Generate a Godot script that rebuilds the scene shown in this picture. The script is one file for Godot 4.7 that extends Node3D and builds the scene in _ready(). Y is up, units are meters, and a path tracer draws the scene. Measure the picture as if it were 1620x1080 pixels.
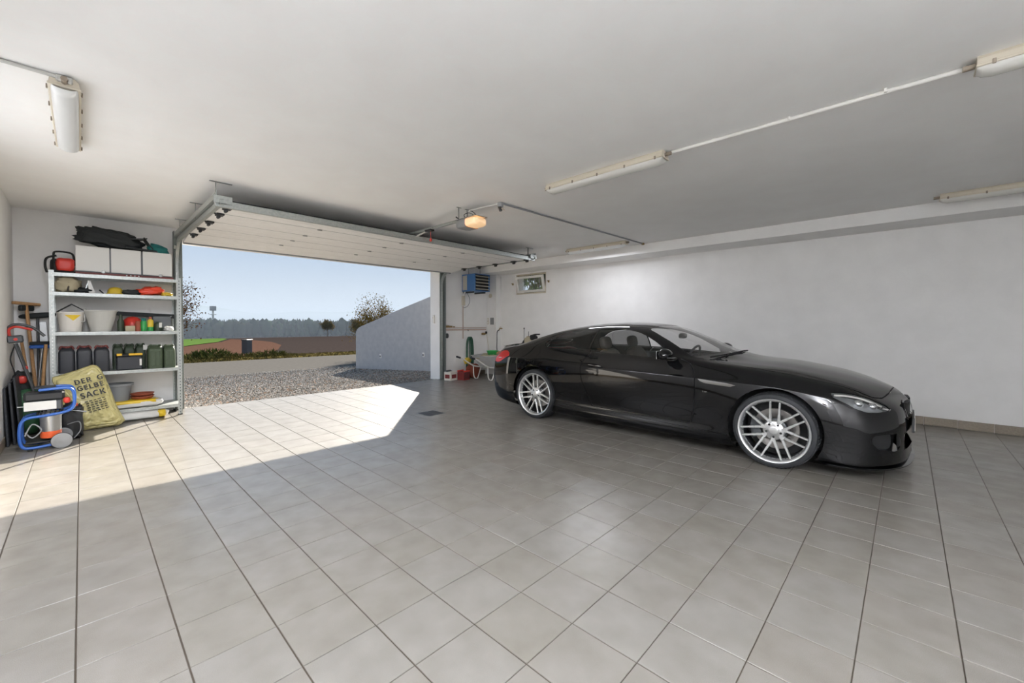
extends Node3D
# A tiled garage with its sectional door open to a gravel yard, and a black coupe parked inside.
# x runs along the door wall, z towards the back of the garage, y is up; metres.

const CEIL := 2.76
const XL := -0.55
const XR := 7.66
const ZF := -4.6
const ZB := 6.4

var M := {}
var taken := {}
var rng := RandomNumberGenerator.new()

class Shape:
	var v := PackedVector3Array()
	var n := PackedVector3Array()
	var uv := PackedVector2Array()
	var xf := Transform3D()
	var with_uv := false

	func trin(a: Vector3, b: Vector3, c: Vector3, na: Vector3, nb: Vector3, nc: Vector3) -> void:
		v.append(xf * a); v.append(xf * c); v.append(xf * b)
		n.append((xf.basis * na).normalized()); n.append((xf.basis * nc).normalized()); n.append((xf.basis * nb).normalized())

	func tri(a: Vector3, b: Vector3, c: Vector3) -> void:
		var k := (b - a).cross(c - a)
		if k.length_squared() < 1e-18:
			return
		k = k.normalized()
		trin(a, b, c, k, k, k)

	func quad(a: Vector3, b: Vector3, c: Vector3, d: Vector3) -> void:
		tri(a, b, c)
		tri(a, c, d)

	func tri_out(a: Vector3, b: Vector3, c: Vector3, mid: Vector3) -> void:
		if (b - a).cross(c - a).dot((a + b + c) / 3.0 - mid) < 0.0:
			tri(a, c, b)
		else:
			tri(a, b, c)

	func quad_out(a: Vector3, b: Vector3, c: Vector3, d: Vector3, mid: Vector3) -> void:
		tri_out(a, b, c, mid)
		tri_out(a, c, d, mid)

	# a box between two corners, its edges cut by ch
	func span(lo: Vector3, hi: Vector3, ch := 0.0) -> Shape:
		return box((lo + hi) / 2.0, hi - lo, ch)

	func box(mid: Vector3, size: Vector3, ch := 0.0, turn := Basis()) -> Shape:
		var h := size / 2.0
		var p := func(x: float, y: float, z: float) -> Vector3: return mid + turn * Vector3(x, y, z)
		if ch <= 0.0:
			for s in [-1.0, 1.0]:
				quad_out(p.call(s * h.x, -h.y, -h.z), p.call(s * h.x, h.y, -h.z), p.call(s * h.x, h.y, h.z), p.call(s * h.x, -h.y, h.z), mid)
				quad_out(p.call(-h.x, s * h.y, -h.z), p.call(h.x, s * h.y, -h.z), p.call(h.x, s * h.y, h.z), p.call(-h.x, s * h.y, h.z), mid)
				quad_out(p.call(-h.x, -h.y, s * h.z), p.call(h.x, -h.y, s * h.z), p.call(h.x, h.y, s * h.z), p.call(-h.x, h.y, s * h.z), mid)
			return self
		ch = minf(ch, 0.49 * minf(size.x, minf(size.y, size.z)))
		var i := h - Vector3(ch, ch, ch)
		for s in [-1.0, 1.0]:
			quad_out(p.call(s * h.x, -i.y, -i.z), p.call(s * h.x, i.y, -i.z), p.call(s * h.x, i.y, i.z), p.call(s * h.x, -i.y, i.z), mid)
			quad_out(p.call(-i.x, s * h.y, -i.z), p.call(i.x, s * h.y, -i.z), p.call(i.x, s * h.y, i.z), p.call(-i.x, s * h.y, i.z), mid)
			quad_out(p.call(-i.x, -i.y, s * h.z), p.call(i.x, -i.y, s * h.z), p.call(i.x, i.y, s * h.z), p.call(-i.x, i.y, s * h.z), mid)
			for t in [-1.0, 1.0]:
				quad_out(p.call(s * h.x, t * i.y, -i.z), p.call(s * i.x, t * h.y, -i.z), p.call(s * i.x, t * h.y, i.z), p.call(s * h.x, t * i.y, i.z), mid)
				quad_out(p.call(s * h.x, -i.y, t * i.z), p.call(s * i.x, -i.y, t * h.z), p.call(s * i.x, i.y, t * h.z), p.call(s * h.x, i.y, t * i.z), mid)
				quad_out(p.call(-i.x, s * h.y, t * i.z), p.call(-i.x, s * i.y, t * h.z), p.call(i.x, s * i.y, t * h.z), p.call(i.x, s * h.y, t * i.z), mid)
				for u in [-1.0, 1.0]:
					tri_out(p.call(s * h.x, t * i.y, u * i.z), p.call(s * i.x, t * h.y, u * i.z), p.call(s * i.x, t * i.y, u * h.z), mid)
		return self

	# a straight bar of square section between two points
	func bar(a: Vector3, b: Vector3, w: float, t: float, up := Vector3.UP, ch := 0.0) -> Shape:
		var d := (b - a).normalized()
		if absf(d.dot(up)) > 0.98:
			up = Vector3.RIGHT
		var side := d.cross(up).normalized()
		var top := side.cross(d).normalized()
		return box((a + b) / 2.0, Vector3(w, t, (b - a).length()), ch, Basis(side, top, -d))

	# a round tube along points; r is a number or one number for each point
	func tube(pts: Array, r, sides := 8, closed := false) -> Shape:
		var m := pts.size()
		var rings := []
		var norms := []
		var side := Vector3.ZERO
		for k in m:
			var before: Vector3 = pts[(k - 1 + m) % m] if closed or k > 0 else pts[k]
			var after: Vector3 = pts[(k + 1) % m] if closed or k < m - 1 else pts[k]
			var d := (after - before).normalized()
			if side == Vector3.ZERO:
				side = d.cross(Vector3.UP if absf(d.y) < 0.9 else Vector3.RIGHT).normalized()
			else:
				side = (side - d * side.dot(d)).normalized()
			var top := side.cross(d)
			var ring := []
			var nn := []
			var rad: float = r[k] if r is Array else r
			for s in sides:
				var a := TAU * s / sides
				var q := side * cos(a) + top * sin(a)
				nn.append(q)
				ring.append(pts[k] + q * rad)
			rings.append(ring)
			norms.append(nn)
		for k in (m if closed else m - 1):
			var k2 := (k + 1) % m
			for s in sides:
				var s2 := (s + 1) % sides
				trin(rings[k][s], rings[k2][s], rings[k2][s2], norms[k][s], norms[k2][s], norms[k2][s2])
				trin(rings[k][s], rings[k2][s2], rings[k][s2], norms[k][s], norms[k2][s2], norms[k][s2])
		if not closed:
			for e in [0, m - 1]:
				var far: Vector3 = pts[1] if e == 0 else pts[m - 2]
				for s in sides:
					tri_out(pts[e], rings[e][s], rings[e][(s + 1) % sides], far)
		return self

	# a profile of (radius, height) turned round the y axis of at
	func lathe(profile: Array, sides := 24, at := Transform3D(), sharp := 0.6) -> Shape:
		var m := profile.size()
		var seg := []
		for k in m - 1:
			var d: Vector2 = profile[k + 1] - profile[k]
			seg.append(Vector2(d.y, -d.x).normalized() if d.length() > 1e-9 else Vector2(1, 0))
		for k in m - 1:
			var a: Vector2 = profile[k]
			var b: Vector2 = profile[k + 1]
			var na: Vector2 = seg[k]
			var nb: Vector2 = seg[k]
			if k > 0 and seg[k - 1].dot(seg[k]) > sharp:
				na = (seg[k - 1] + seg[k]).normalized()
			if k < m - 2 and seg[k + 1].dot(seg[k]) > sharp:
				nb = (seg[k + 1] + seg[k]).normalized()
			for s in sides:
				var c0 := Vector2(cos(TAU * s / sides), sin(TAU * s / sides))
				var c1 := Vector2(cos(TAU * (s + 1) / sides), sin(TAU * (s + 1) / sides))
				var pa := at * Vector3(c0.x * a.x, a.y, c0.y * a.x)
				var pb := at * Vector3(c1.x * a.x, a.y, c1.y * a.x)
				var pc := at * Vector3(c1.x * b.x, b.y, c1.y * b.x)
				var pd := at * Vector3(c0.x * b.x, b.y, c0.y * b.x)
				var ma := at.basis * Vector3(c0.x * na.x, na.y, c0.y * na.x)
				var mb := at.basis * Vector3(c1.x * na.x, na.y, c1.y * na.x)
				var mc := at.basis * Vector3(c1.x * nb.x, nb.y, c1.y * nb.x)
				var md := at.basis * Vector3(c0.x * nb.x, nb.y, c0.y * nb.x)
				if b.x > 1e-6:
					trin(pa, pd, pc, ma, md, mc)
				if a.x > 1e-6:
					trin(pa, pc, pb, ma, mc, mb)
		return self

	# an outline in x, y pushed along z from z0 to z1
	func prism(poly: PackedVector2Array, z0: float, z1: float, at := Transform3D()) -> Shape:
		var cut := Geometry2D.triangulate_polygon(poly)
		for k in range(0, cut.size(), 3):
			var a := poly[cut[k]]
			var b := poly[cut[k + 1]]
			var c := poly[cut[k + 2]]
			if (b - a).cross(c - a) < 0.0:
				var w := b
				b = c
				c = w
			tri(at * Vector3(a.x, a.y, z1), at * Vector3(b.x, b.y, z1), at * Vector3(c.x, c.y, z1))
			tri(at * Vector3(a.x, a.y, z0), at * Vector3(c.x, c.y, z0), at * Vector3(b.x, b.y, z0))
		var turn := 1.0 if not Geometry2D.is_polygon_clockwise(poly) else -1.0
		for k in poly.size():
			var a := poly[k]
			var b := poly[(k + 1) % poly.size()]
			if turn < 0.0:
				var w := a
				a = b
				b = w
			quad(at * Vector3(a.x, a.y, z0), at * Vector3(b.x, b.y, z0), at * Vector3(b.x, b.y, z1), at * Vector3(a.x, a.y, z1))
		return self

	# a smooth sheet through rows of points; ring closes it across
	func sheet(rows: Array, ring := false, flip := false) -> Shape:
		var a := rows.size()
		var b: int = rows[0].size()
		var nn := []
		for i in a:
			var line := []
			for j in b:
				var du: Vector3 = rows[mini(i + 1, a - 1)][j] - rows[maxi(i - 1, 0)][j]
				var dv: Vector3 = (rows[i][(j + 1) % b] - rows[i][(j - 1 + b) % b]) if ring else (rows[i][mini(j + 1, b - 1)] - rows[i][maxi(j - 1, 0)])
				var k := du.cross(dv)
				if k.length_squared() < 1e-16:
					var i2 := clampi(i, 1, a - 2)
					du = rows[i2 + 1][j] - rows[i2 - 1][j]
					dv = (rows[i2][(j + 1) % b] - rows[i2][(j - 1 + b) % b]) if ring else (rows[i2][mini(j + 1, b - 1)] - rows[i2][maxi(j - 1, 0)])
					k = du.cross(dv)
				line.append(-k.normalized() if flip else k.normalized())
			nn.append(line)
		for i in a - 1:
			for j in (b if ring else b - 1):
				var j2 := (j + 1) % b
				if flip:
					trin(rows[i][j], rows[i][j2], rows[i + 1][j2], nn[i][j], nn[i][j2], nn[i + 1][j2])
					trin(rows[i][j], rows[i + 1][j2], rows[i + 1][j], nn[i][j], nn[i + 1][j2], nn[i + 1][j])
				else:
					trin(rows[i][j], rows[i + 1][j], rows[i + 1][j2], nn[i][j], nn[i + 1][j], nn[i + 1][j2])
					trin(rows[i][j], rows[i + 1][j2], rows[i][j2], nn[i][j], nn[i + 1][j2], nn[i][j2])
		return self

	# a soft lump: an ellipsoid, squared off by power, dented by noise
	func lump(mid: Vector3, r: Vector3, power := 1.0, rough := 0.0, noise: FastNoiseLite = null, turn := Basis(), rows_n := 14, cols := 20) -> Shape:
		var rows := []
		for i in rows_n + 1:
			var line := []
			var t := PI * i / rows_n - PI / 2.0
			for j in cols:
				var a := TAU * j / cols
				var d := Vector3(cos(t) * cos(a), sin(t), cos(t) * sin(a))
				var q := Vector3(signf(d.x) * pow(absf(d.x), power), signf(d.y) * pow(absf(d.y), power), signf(d.z) * pow(absf(d.z), power))
				var grow := 1.0
				if noise:
					grow += rough * noise.get_noise_3d(mid.x * 31.0 + d.x, mid.y * 17.0 + d.y, mid.z * 23.0 + d.z)
				line.append(mid + turn * (q * r * grow))
			rows.append(line)
		return sheet(rows, true)

	func mesh() -> ArrayMesh:
		var m := ArrayMesh.new()
		var arr := []
		arr.resize(Mesh.ARRAY_MAX)
		arr[Mesh.ARRAY_VERTEX] = v
		arr[Mesh.ARRAY_NORMAL] = n
		if uv.size() == v.size():
			arr[Mesh.ARRAY_TEX_UV] = uv
		m.add_surface_from_arrays(Mesh.PRIMITIVE_TRIANGLES, arr)
		return m


func S() -> Shape:
	return Shape.new()


func put(called: String, s: Shape, m: Material, parent: Node = self) -> MeshInstance3D:
	var o := MeshInstance3D.new()
	o.name = numbered(called) if parent == self else called
	o.mesh = s.mesh()
	o.material_override = m
	parent.add_child(o, true)
	return o


func put_mesh(called: String, mesh: Mesh, m: Material, parent: Node, at := Transform3D()) -> MeshInstance3D:
	var o := MeshInstance3D.new()
	o.name = numbered(called) if parent == self else called
	o.mesh = mesh
	o.material_override = m
	o.transform = at
	parent.add_child(o, true)
	return o


func numbered(called: String) -> String:
	if not taken.has(called):
		taken[called] = 0
		return called
	taken[called] += 1
	return "%s_%03d" % [called, taken[called]]


func tag(o: Node, label: String, category: String, group := "") -> Node:
	o.set_meta("label", label)
	o.set_meta("category", category)
	if group:
		o.set_meta("group", group)
	return o


func struct(o: Node) -> Node:
	o.set_meta("kind", "structure")
	return o


func thing(called: String, label: String, category: String, at := Vector3.ZERO, turn := 0.0, group := "") -> Node3D:
	var o := Node3D.new()
	o.name = numbered(called)
	add_child(o)
	o.position = at
	o.rotation.y = turn
	tag(o, label, category, group)
	return o


func setting(called: String, at := Vector3.ZERO) -> Node3D:
	var o := Node3D.new()
	o.name = numbered(called)
	add_child(o)
	o.position = at
	struct(o)
	return o


func copy_of(o: Node3D, label: String) -> Node3D:
	var c: Node3D = o.duplicate()
	c.name = numbered(String(o.name))
	add_child(c)
	c.set_meta("label", label)
	return c


func smooth(points: Array, steps := 6, closed := false) -> Array:
	var out := []
	var m := points.size()
	for k in (m if closed else m - 1):
		var p0 = points[(k - 1 + m) % m] if closed else points[maxi(k - 1, 0)]
		var p1 = points[k]
		var p2 = points[(k + 1) % m]
		var p3 = points[(k + 2) % m] if closed else points[mini(k + 2, m - 1)]
		for s in steps:
			var t := float(s) / steps
			out.append(0.5 * (2.0 * p1 + (p2 - p0) * t + (2.0 * p0 - 5.0 * p1 + 4.0 * p2 - p3) * t * t + (3.0 * p1 - p0 - 3.0 * p2 + p3) * t * t * t))
	if not closed:
		out.append(points[m - 1])
	return out


func noise_tex(size: int, freq: float, lo: Color, hi: Color, sd := 1, octaves := 4, kind := FastNoiseLite.TYPE_SIMPLEX_SMOOTH) -> NoiseTexture2D:
	var f := FastNoiseLite.new()
	f.seed = sd
	f.frequency = freq
	f.noise_type = kind
	f.fractal_octaves = octaves
	var g := Gradient.new()
	g.set_color(0, lo)
	g.set_color(1, hi)
	var t := NoiseTexture2D.new()
	t.width = size
	t.height = size
	t.seamless = true
	t.noise = f
	t.color_ramp = g
	return t


func mat(called: String, c: Color, rough := 0.6, metal := 0.0) -> StandardMaterial3D:
	var m := StandardMaterial3D.new()
	m.resource_name = called
	m.albedo_color = c
	m.roughness = rough
	m.metallic = metal
	M[called] = m
	return m


func hex(s: String) -> Color:
	return Color.html(s)


# the same with a mottled texture spread over the surface in metres
func grained(called: String, lo: String, hi: String, rough: float, per_metre: float, freq := 0.02, sd := 1, metal := 0.0, octaves := 4) -> StandardMaterial3D:
	var m := mat(called, Color.WHITE, rough, metal)
	m.albedo_texture = noise_tex(512, freq, hex(lo), hex(hi), sd, octaves)
	m.uv1_triplanar = true
	m.uv1_world_triplanar = true
	m.uv1_scale = Vector3.ONE * per_metre
	return m


func pane(called: String, c: Color, alpha: float, rough := 0.02) -> StandardMaterial3D:
	var m := mat(called, Color(c.r, c.g, c.b, alpha), rough)
	m.transparency = BaseMaterial3D.TRANSPARENCY_ALPHA
	return m


func _ready() -> void:
	rng.seed = 11
	view_and_light()
	materials()
	room()
	outdoors()
	garage_door()
	fittings()
	coupe()
	rack()
	corner_clutter()
	wall_clutter()


func view_and_light() -> void:
	# the lens: 652.9 pixels of focal length on a frame 1080 high, shifted a little, turned 46 degrees from the door wall
	var cam := Camera3D.new()
	cam.name = "camera"
	var near := 0.05
	cam.projection = Camera3D.PROJECTION_FRUSTUM
	cam.near = near
	cam.far = 4000.0
	cam.size = 1080.0 / 652.885 * near
	cam.frustum_offset = Vector2(0.0, -14.88 / 652.885 * near)
	var yaw := 0.8068
	var pitch := -0.0184
	var roll := -0.0013
	var ahead := Vector3(sin(yaw) * cos(pitch), sin(pitch), -cos(yaw) * cos(pitch))
	var right := Vector3(cos(yaw), 0.0, sin(yaw))
	var up := right.cross(ahead)
	cam.transform = Transform3D(Basis(right * cos(roll) - up * sin(roll), right * sin(roll) + up * cos(roll), -ahead), Vector3(0.03105, 1.30464, 3.46704))
	add_child(cam)
	cam.current = true

	var sky_look := ProceduralSkyMaterial.new()
	sky_look.sky_top_color = hex("6fa6dc")
	sky_look.sky_horizon_color = hex("e3eaf0")
	sky_look.sky_curve = 0.16
	sky_look.ground_bottom_color = hex("8d8a80")
	sky_look.ground_horizon_color = hex("c4c4bc")
	sky_look.sun_angle_max = 1.0
	var sky := Sky.new()
	sky.sky_material = sky_look
	var env := Environment.new()
	env.background_mode = Environment.BG_SKY
	env.sky = sky
	env.background_energy_multiplier = 0.9
	env.tonemap_mode = Environment.TONE_MAPPER_LINEAR
	env.tonemap_exposure = 1.0
	env.volumetric_fog_enabled = true
	env.volumetric_fog_density = 0.0
	env.sdfgi_enabled = true
	env.ssao_enabled = true
	env.ssil_enabled = true
	var we := WorldEnvironment.new()
	we.name = "environment"
	we.environment = env
	add_child(we)

	var sun := DirectionalLight3D.new()
	sun.name = "sun"
	sun.light_color = hex("fff6ea")
	sun.light_energy = 7.4
	sun.light_angular_distance = 0.55
	sun.shadow_enabled = true
	var travel := Vector3(-0.649, -0.485, 0.76).normalized()
	sun.transform = Transform3D(Basis.looking_at(travel), Vector3(20, 20, -20))
	add_child(sun)


func materials() -> void:
	grained("plaster", "f2f1ef", "f9f8f6", 0.9, 0.35, 0.012, 3)
	grained("ceiling_paint", "f4f3f1", "f8f8f6", 0.92, 0.3, 0.012, 5)
	grained("grey_render", "a3a3a5", "b1b1b1", 0.9, 0.4, 0.02, 6)
	mat("grout", hex("423a30"), 0.95)
	# floor tiles: speckled stoneware, a few tones
	var speck := noise_tex(1024, 0.2, hex("79766f"), hex("93908b"), 21, 2)
	var cloudy := noise_tex(512, 0.012, hex("e9e8e5"), hex("ffffff"), 22, 4)
	var tones := ["fdfcfb", "fbfaf8", "ffffff", "fcfaf8", "faf9f6"]
	for k in tones.size():
		var m := mat("tile_%d" % k, hex(tones[k]), 0.27)
		m.albedo_texture = speck
		m.detail_enabled = true
		m.detail_albedo = cloudy
		m.detail_uv_layer = BaseMaterial3D.DETAIL_UV_2
		m.detail_blend_mode = BaseMaterial3D.BLEND_MODE_MUL
		m.uv1_triplanar = true
		m.uv1_world_triplanar = true
		m.uv1_scale = Vector3.ONE * 1.9
		m.uv1_offset = Vector3(0.13 * k, 0.0, 0.21 * k)
		m.uv2_triplanar = true
		m.uv2_world_triplanar = true
		m.uv2_scale = Vector3.ONE * 0.7
	grained("skirting", "7c7264", "8d8375", 0.6, 1.6, 0.05, 31)
	grained("galvanised", "a3a8a6", "bcc0bd", 0.42, 1.4, 0.04, 32, 0.75)
	grained("dark_galvanised", "6f7673", "868c88", 0.5, 1.4, 0.04, 36, 0.6)
	mat("steel", hex("9b9e9d"), 0.35, 0.85)
	mat("dark_steel", hex("55585a"), 0.45, 0.6)
	mat("chrome", hex("d5d8da"), 0.08, 1.0)
	grained("door_white", "ecebe8", "f3f2f0", 0.5, 0.6, 0.02, 33)
	mat("black_plastic", hex("232527"), 0.5)
	mat("soft_black", hex("1b1c1d"), 0.75)
	mat("white_plastic", hex("e7e5df"), 0.45)
	mat("grey_plastic", hex("8b8d8e"), 0.5)
	mat("aged_plastic", hex("cfc6b4"), 0.5)
	mat("old_brass", hex("8c744a"), 0.4, 0.6)
	mat("red_plastic", hex("c8362a"), 0.4)
	mat("orange_plastic", hex("e8673a"), 0.4)
	mat("yellow_plastic", hex("e6b92e"), 0.4)
	mat("blue_paint", hex("2f5fae"), 0.32)
	mat("green_plastic", hex("2f5a3a"), 0.5)
	grained("raw_wood", "a87f54", "c49a6c", 0.75, 3.0, 0.03, 34)
	grained("concrete", "a9a59b", "bab6ad", 0.9, 0.9, 0.03, 35)


func room() -> void:
	# floor: a slab of joint mortar and stoneware tiles on a 30 cm grid
	var fl := setting("floor")
	put("slab", S().span(Vector3(XL, -0.25, ZF), Vector3(XR, -0.004, ZB)), M.grout, fl)
	var px := 0.3
	var pz := 0.3033
	var tile := func(sx: float, sz: float) -> Shape:
		var s := S()
		var h := Vector2(sx / 2.0, sz / 2.0)
		var b := 0.0012
		var c := [Vector2(-1, -1), Vector2(1, -1), Vector2(1, 1), Vector2(-1, 1)]
		var top := []
		var rim := []
		var low := []
		for q in c:
			top.append(Vector3(q.x * (h.x - b), 0.0, q.y * (h.y - b)))
			rim.append(Vector3(q.x * h.x, -b, q.y * h.y))
			low.append(Vector3(q.x * h.x, -0.006, q.y * h.y))
		s.quad_out(top[0], top[1], top[2], top[3], Vector3(0, -1, 0))
		for k in 4:
			var k2 := (k + 1) % 4
			s.quad_out(top[k], top[k2], rim[k2], rim[k], Vector3(0, -0.1, 0))
			s.quad_out(rim[k], rim[k2], low[k2], low[k], Vector3(0, -0.003, 0))
		return s
	var eye := Vector3(0.03, 1.305, 3.467)
	var ahead := Vector3(0.7219, 0.0, -0.6918)
	var spots := []
	for i in range(-2, 26):
		for j in range(-16, 22):
			var x0 := maxf(i * px, XL)
			var x1 := minf((i + 1) * px, XR)
			var z0 := maxf(j * pz, ZF)
			var z1 := minf((j + 1) * pz, ZB)
			if x1 - x0 < 0.02 or z1 - z0 < 0.02:
				continue
			var mid := Vector3((x0 + x1) / 2.0, 0, (z0 + z1) / 2.0)
			var d := mid - eye
			var depth := d.dot(ahead)
			var across := d.dot(Vector3(0.6918, 0, 0.7219))
			var seen := depth > 0.9 and absf(across) < depth * 1.27 and depth > 1.45
			if mid.x > 4.35 and mid.z > -1.4 and mid.z < 3.3:
				seen = false
			spots.append([seen, depth, mid, x1 - x0, z1 - z0])
	var near := spots.filter(func(a): return a[0])
	near.sort_custom(func(a, b): return a[1] < b[1])
	var shared := {}
	var mass := S()
	var count := 0
	for a in near:
		count += 1
		if count > 298:
			a[0] = false
			continue
		var key := "%.3f %.3f" % [a[3], a[4]]
		if not shared.has(key):
			shared[key] = tile.call(a[3] - 0.0058, a[4] - 0.004).mesh()
		var k := rng.randi() % 5
		put_mesh("tile", shared[key], M["tile_%d" % k], fl, Transform3D(Basis(), a[2] + Vector3(0, rng.randf_range(-0.0004, 0.0003), 0)))
	for a in spots:
		if a[0]:
			continue
		var t: Shape = tile.call(a[3] - 0.0058, a[4] - 0.004)
		for k in t.v.size():
			mass.v.append(t.v[k] + a[2])
			mass.n.append(t.n[k])
	put("tiles", mass, M.tile_0, fl).set_meta("kind", "stuff")

	# walls
	struct(put("wall_left", S().span(Vector3(XL - 0.3, -0.25, ZF - 0.37), Vector3(XL, CEIL, ZB + 0.3)), M.plaster))
	struct(put("wall_rear", S().span(Vector3(XL, -0.25, ZB), Vector3(XR + 0.3, CEIL, ZB + 0.3)), M.plaster))
	var wf := S()
	wf.span(Vector3(XL, -0.25, ZF - 0.37), Vector3(1.12, CEIL, ZF))
	wf.span(Vector3(5.95, -0.25, ZF - 0.37), Vector3(XR + 0.3, CEIL, ZF))
	wf.span(Vector3(1.12, 2.58, ZF - 0.37), Vector3(5.95, CEIL, ZF))
	struct(put("wall_front", wf, M.plaster))
	var wr := S()
	var w0 := Vector3(XR, 2.055, -3.71)
	var w1 := Vector3(XR + 0.3, 2.555, -2.73)
	wr.span(Vector3(XR, -0.25, ZF), Vector3(XR + 0.3, CEIL, w0.z))
	wr.span(Vector3(XR, -0.25, w1.z), Vector3(XR + 0.3, CEIL, ZB))
	wr.span(Vector3(XR, -0.25, w0.z), Vector3(XR + 0.3, w0.y, w1.z))
	wr.span(Vector3(XR, w1.y, w0.z), Vector3(XR + 0.3, CEIL, w1.z))
	struct(put("wall_right", wr, M.plaster))
	struct(put("ceiling", S().span(Vector3(XL - 0.3, CEIL, ZF - 0.37), Vector3(XR + 0.3, CEIL + 0.3, ZB + 0.3)), M.ceiling_paint))
	struct(put("ceiling_beam", S().span(Vector3(7.06, 2.59, ZF), Vector3(XR, CEIL, ZB), 0.004), M.plaster))
	struct(put("wall_pillar", S().span(Vector3(7.49, 0.0, ZF), Vector3(XR, 2.59, -4.25), 0.004), M.plaster))

	# skirting tiles, one by one where the photograph shows them
	var bl := setting("baseboard_right", Vector3(XR, 0, 0))
	var piece := S().span(Vector3(-0.010, 0.001, 0.0015), Vector3(0, 0.107, 0.3018), 0.002).mesh()
	for j in range(-13, 21):
		put_mesh("tile", piece, M.skirting, bl, Transform3D(Basis(), Vector3(0, 0, j * pz)))
	var bw := setting("baseboard_left", Vector3(XL, 0, 0))
	var piece2 := S().span(Vector3(0, 0.001, 0.0015), Vector3(0.010, 0.107, 0.3018), 0.002).mesh()
	for j in range(-15, 21):
		put_mesh("tile", piece2, M.skirting, bw, Transform3D(Basis(), Vector3(0, 0, j * pz)))
	var bf := setting("baseboard_front", Vector3(0, 0, ZF))
	var piece3 := S().span(Vector3(0.0015, 0.001, 0), Vector3(0.2985, 0.107, 0.010), 0.002).mesh()
	for i in range(21, 25):
		put_mesh("tile", piece3, M.skirting, bf, Transform3D(Basis(), Vector3(i * px - 0.08, 0, 0)))
	for i in range(-1, 3):
		put_mesh("tile", piece3, M.skirting, bf, Transform3D(Basis(), Vector3(i * px - 0.2, 0, 0)))

	# the small tilting window high in the right wall, with a burglar grille outside
	var wn := setting("window_1", Vector3(XR, 2.055, -3.71))
	var fr := S()
	var W := 0.98
	var H := 0.5
	for e in [[Vector3(0.02, 0, 0), Vector3(0.09, 0.035, W)], [Vector3(0.02, H - 0.035, 0), Vector3(0.09, H, W)], [Vector3(0.02, 0.035, 0), Vector3(0.09, H - 0.035, 0.035)], [Vector3(0.02, 0.035, W - 0.035), Vector3(0.09, H - 0.035, W)]]:
		fr.span(e[0], e[1], 0.004)
	put("window_frame", fr, M.aged_plastic, wn)
	var sash := Node3D.new()
	sash.name = "sash"
	wn.add_child(sash)
	sash.position = Vector3(0.03, 0.045, 0.045)
	sash.rotation.z = 0.22
	var ss := S()
	var w2 := W - 0.09
	var h2 := H - 0.1
	for e in [[Vector3(-0.03, 0, 0), Vector3(0.03, 0.055, w2)], [Vector3(-0.03, h2 - 0.055, 0), Vector3(0.03, h2, w2)], [Vector3(-0.03, 0.055, 0), Vector3(0.03, h2 - 0.055, 0.055)], [Vector3(-0.03, 0.055, w2 - 0.055), Vector3(0.03, h2 - 0.055, w2)]]:
		ss.span(e[0], e[1], 0.005)
	put("sash_frame", ss, M.white_plastic, sash)
	pane("window_glass", hex("dfe8e4"), 0.08)
	put("pane", S().span(Vector3(-0.004, 0.055, 0.055), Vector3(0.004, h2 - 0.055, w2 - 0.055)), M.window_glass, sash)
	put("handle", S().span(Vector3(-0.06, h2 - 0.045, w2 / 2 - 0.05), Vector3(-0.035, h2 - 0.02, w2 / 2 + 0.05), 0.006), M.white_plastic, sash)
	var gr := S()
	for k in 6:
		gr.bar(Vector3(0.25, 0.0, 0.08 + k * 0.164), Vector3(0.25, H, 0.08 + k * 0.164), 0.014, 0.014)
	for y in [0.12, 0.36]:
		gr.bar(Vector3(0.25, y, 0.0), Vector3(0.25, y, W), 0.012, 0.012)
	put("grille", gr, M.dark_steel, wn)
	for e in [[-0.09, 0.27], [W + 0.09, 0.265]]:
		var lt := S().box(Vector3(-0.012, e[1], e[0]), Vector3(0.024, 0.05, 0.035), 0.004)
		lt.tube([Vector3(-0.02, e[1], e[0]), Vector3(-0.07, e[1] + 0.01, e[0]), Vector3(-0.075, e[1] + 0.012, e[0] + (0.07 if e[0] > 0 else 0.03))], 0.006, 6)
		put("latch", lt, M.old_brass, wn)


const FALL := [[-4.6, -0.03], [-11.0, -0.3], [-19.0, -0.42], [-23.0, -0.5], [-60.0, -1.2], [-100.0, -2.0], [-140.0, -2.9], [-330.0, -8.2], [-700.0, -9.0], [-4000.0, -12.0]]


func ground_y(z: float) -> float:
	for k in FALL.size() - 1:
		if z >= FALL[k + 1][0]:
			return lerpf(FALL[k][1], FALL[k + 1][1], clampf((z - FALL[k][0]) / (FALL[k + 1][0] - FALL[k][0]), 0.0, 1.0))
	return FALL[-1][1]


# land with an outline in x, z, laid on the fall of the ground
func land(outline: Array, lift: float) -> Shape:
	var s := S()
	var poly := PackedVector2Array()
	for p in outline:
		poly.append(Vector2(p[0], p[1]))
	for k in FALL.size() - 1:
		var z0: float = FALL[k][0]
		var z1: float = FALL[k + 1][0]
		var strip := PackedVector2Array([Vector2(-6000, z0), Vector2(6000, z0), Vector2(6000, z1), Vector2(-6000, z1)])
		for piece in Geometry2D.intersect_polygons(poly, strip):
			var cut := Geometry2D.triangulate_polygon(piece)
			for t in range(0, cut.size(), 3):
				var q := []
				for e in 3:
					var p: Vector2 = piece[cut[t + e]]
					q.append(Vector3(p.x, ground_y(p.y) + lift, p.y))
				s.tri_out(q[0], q[1], q[2], q[0] - Vector3(0, 100, 0))
	return s


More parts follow.
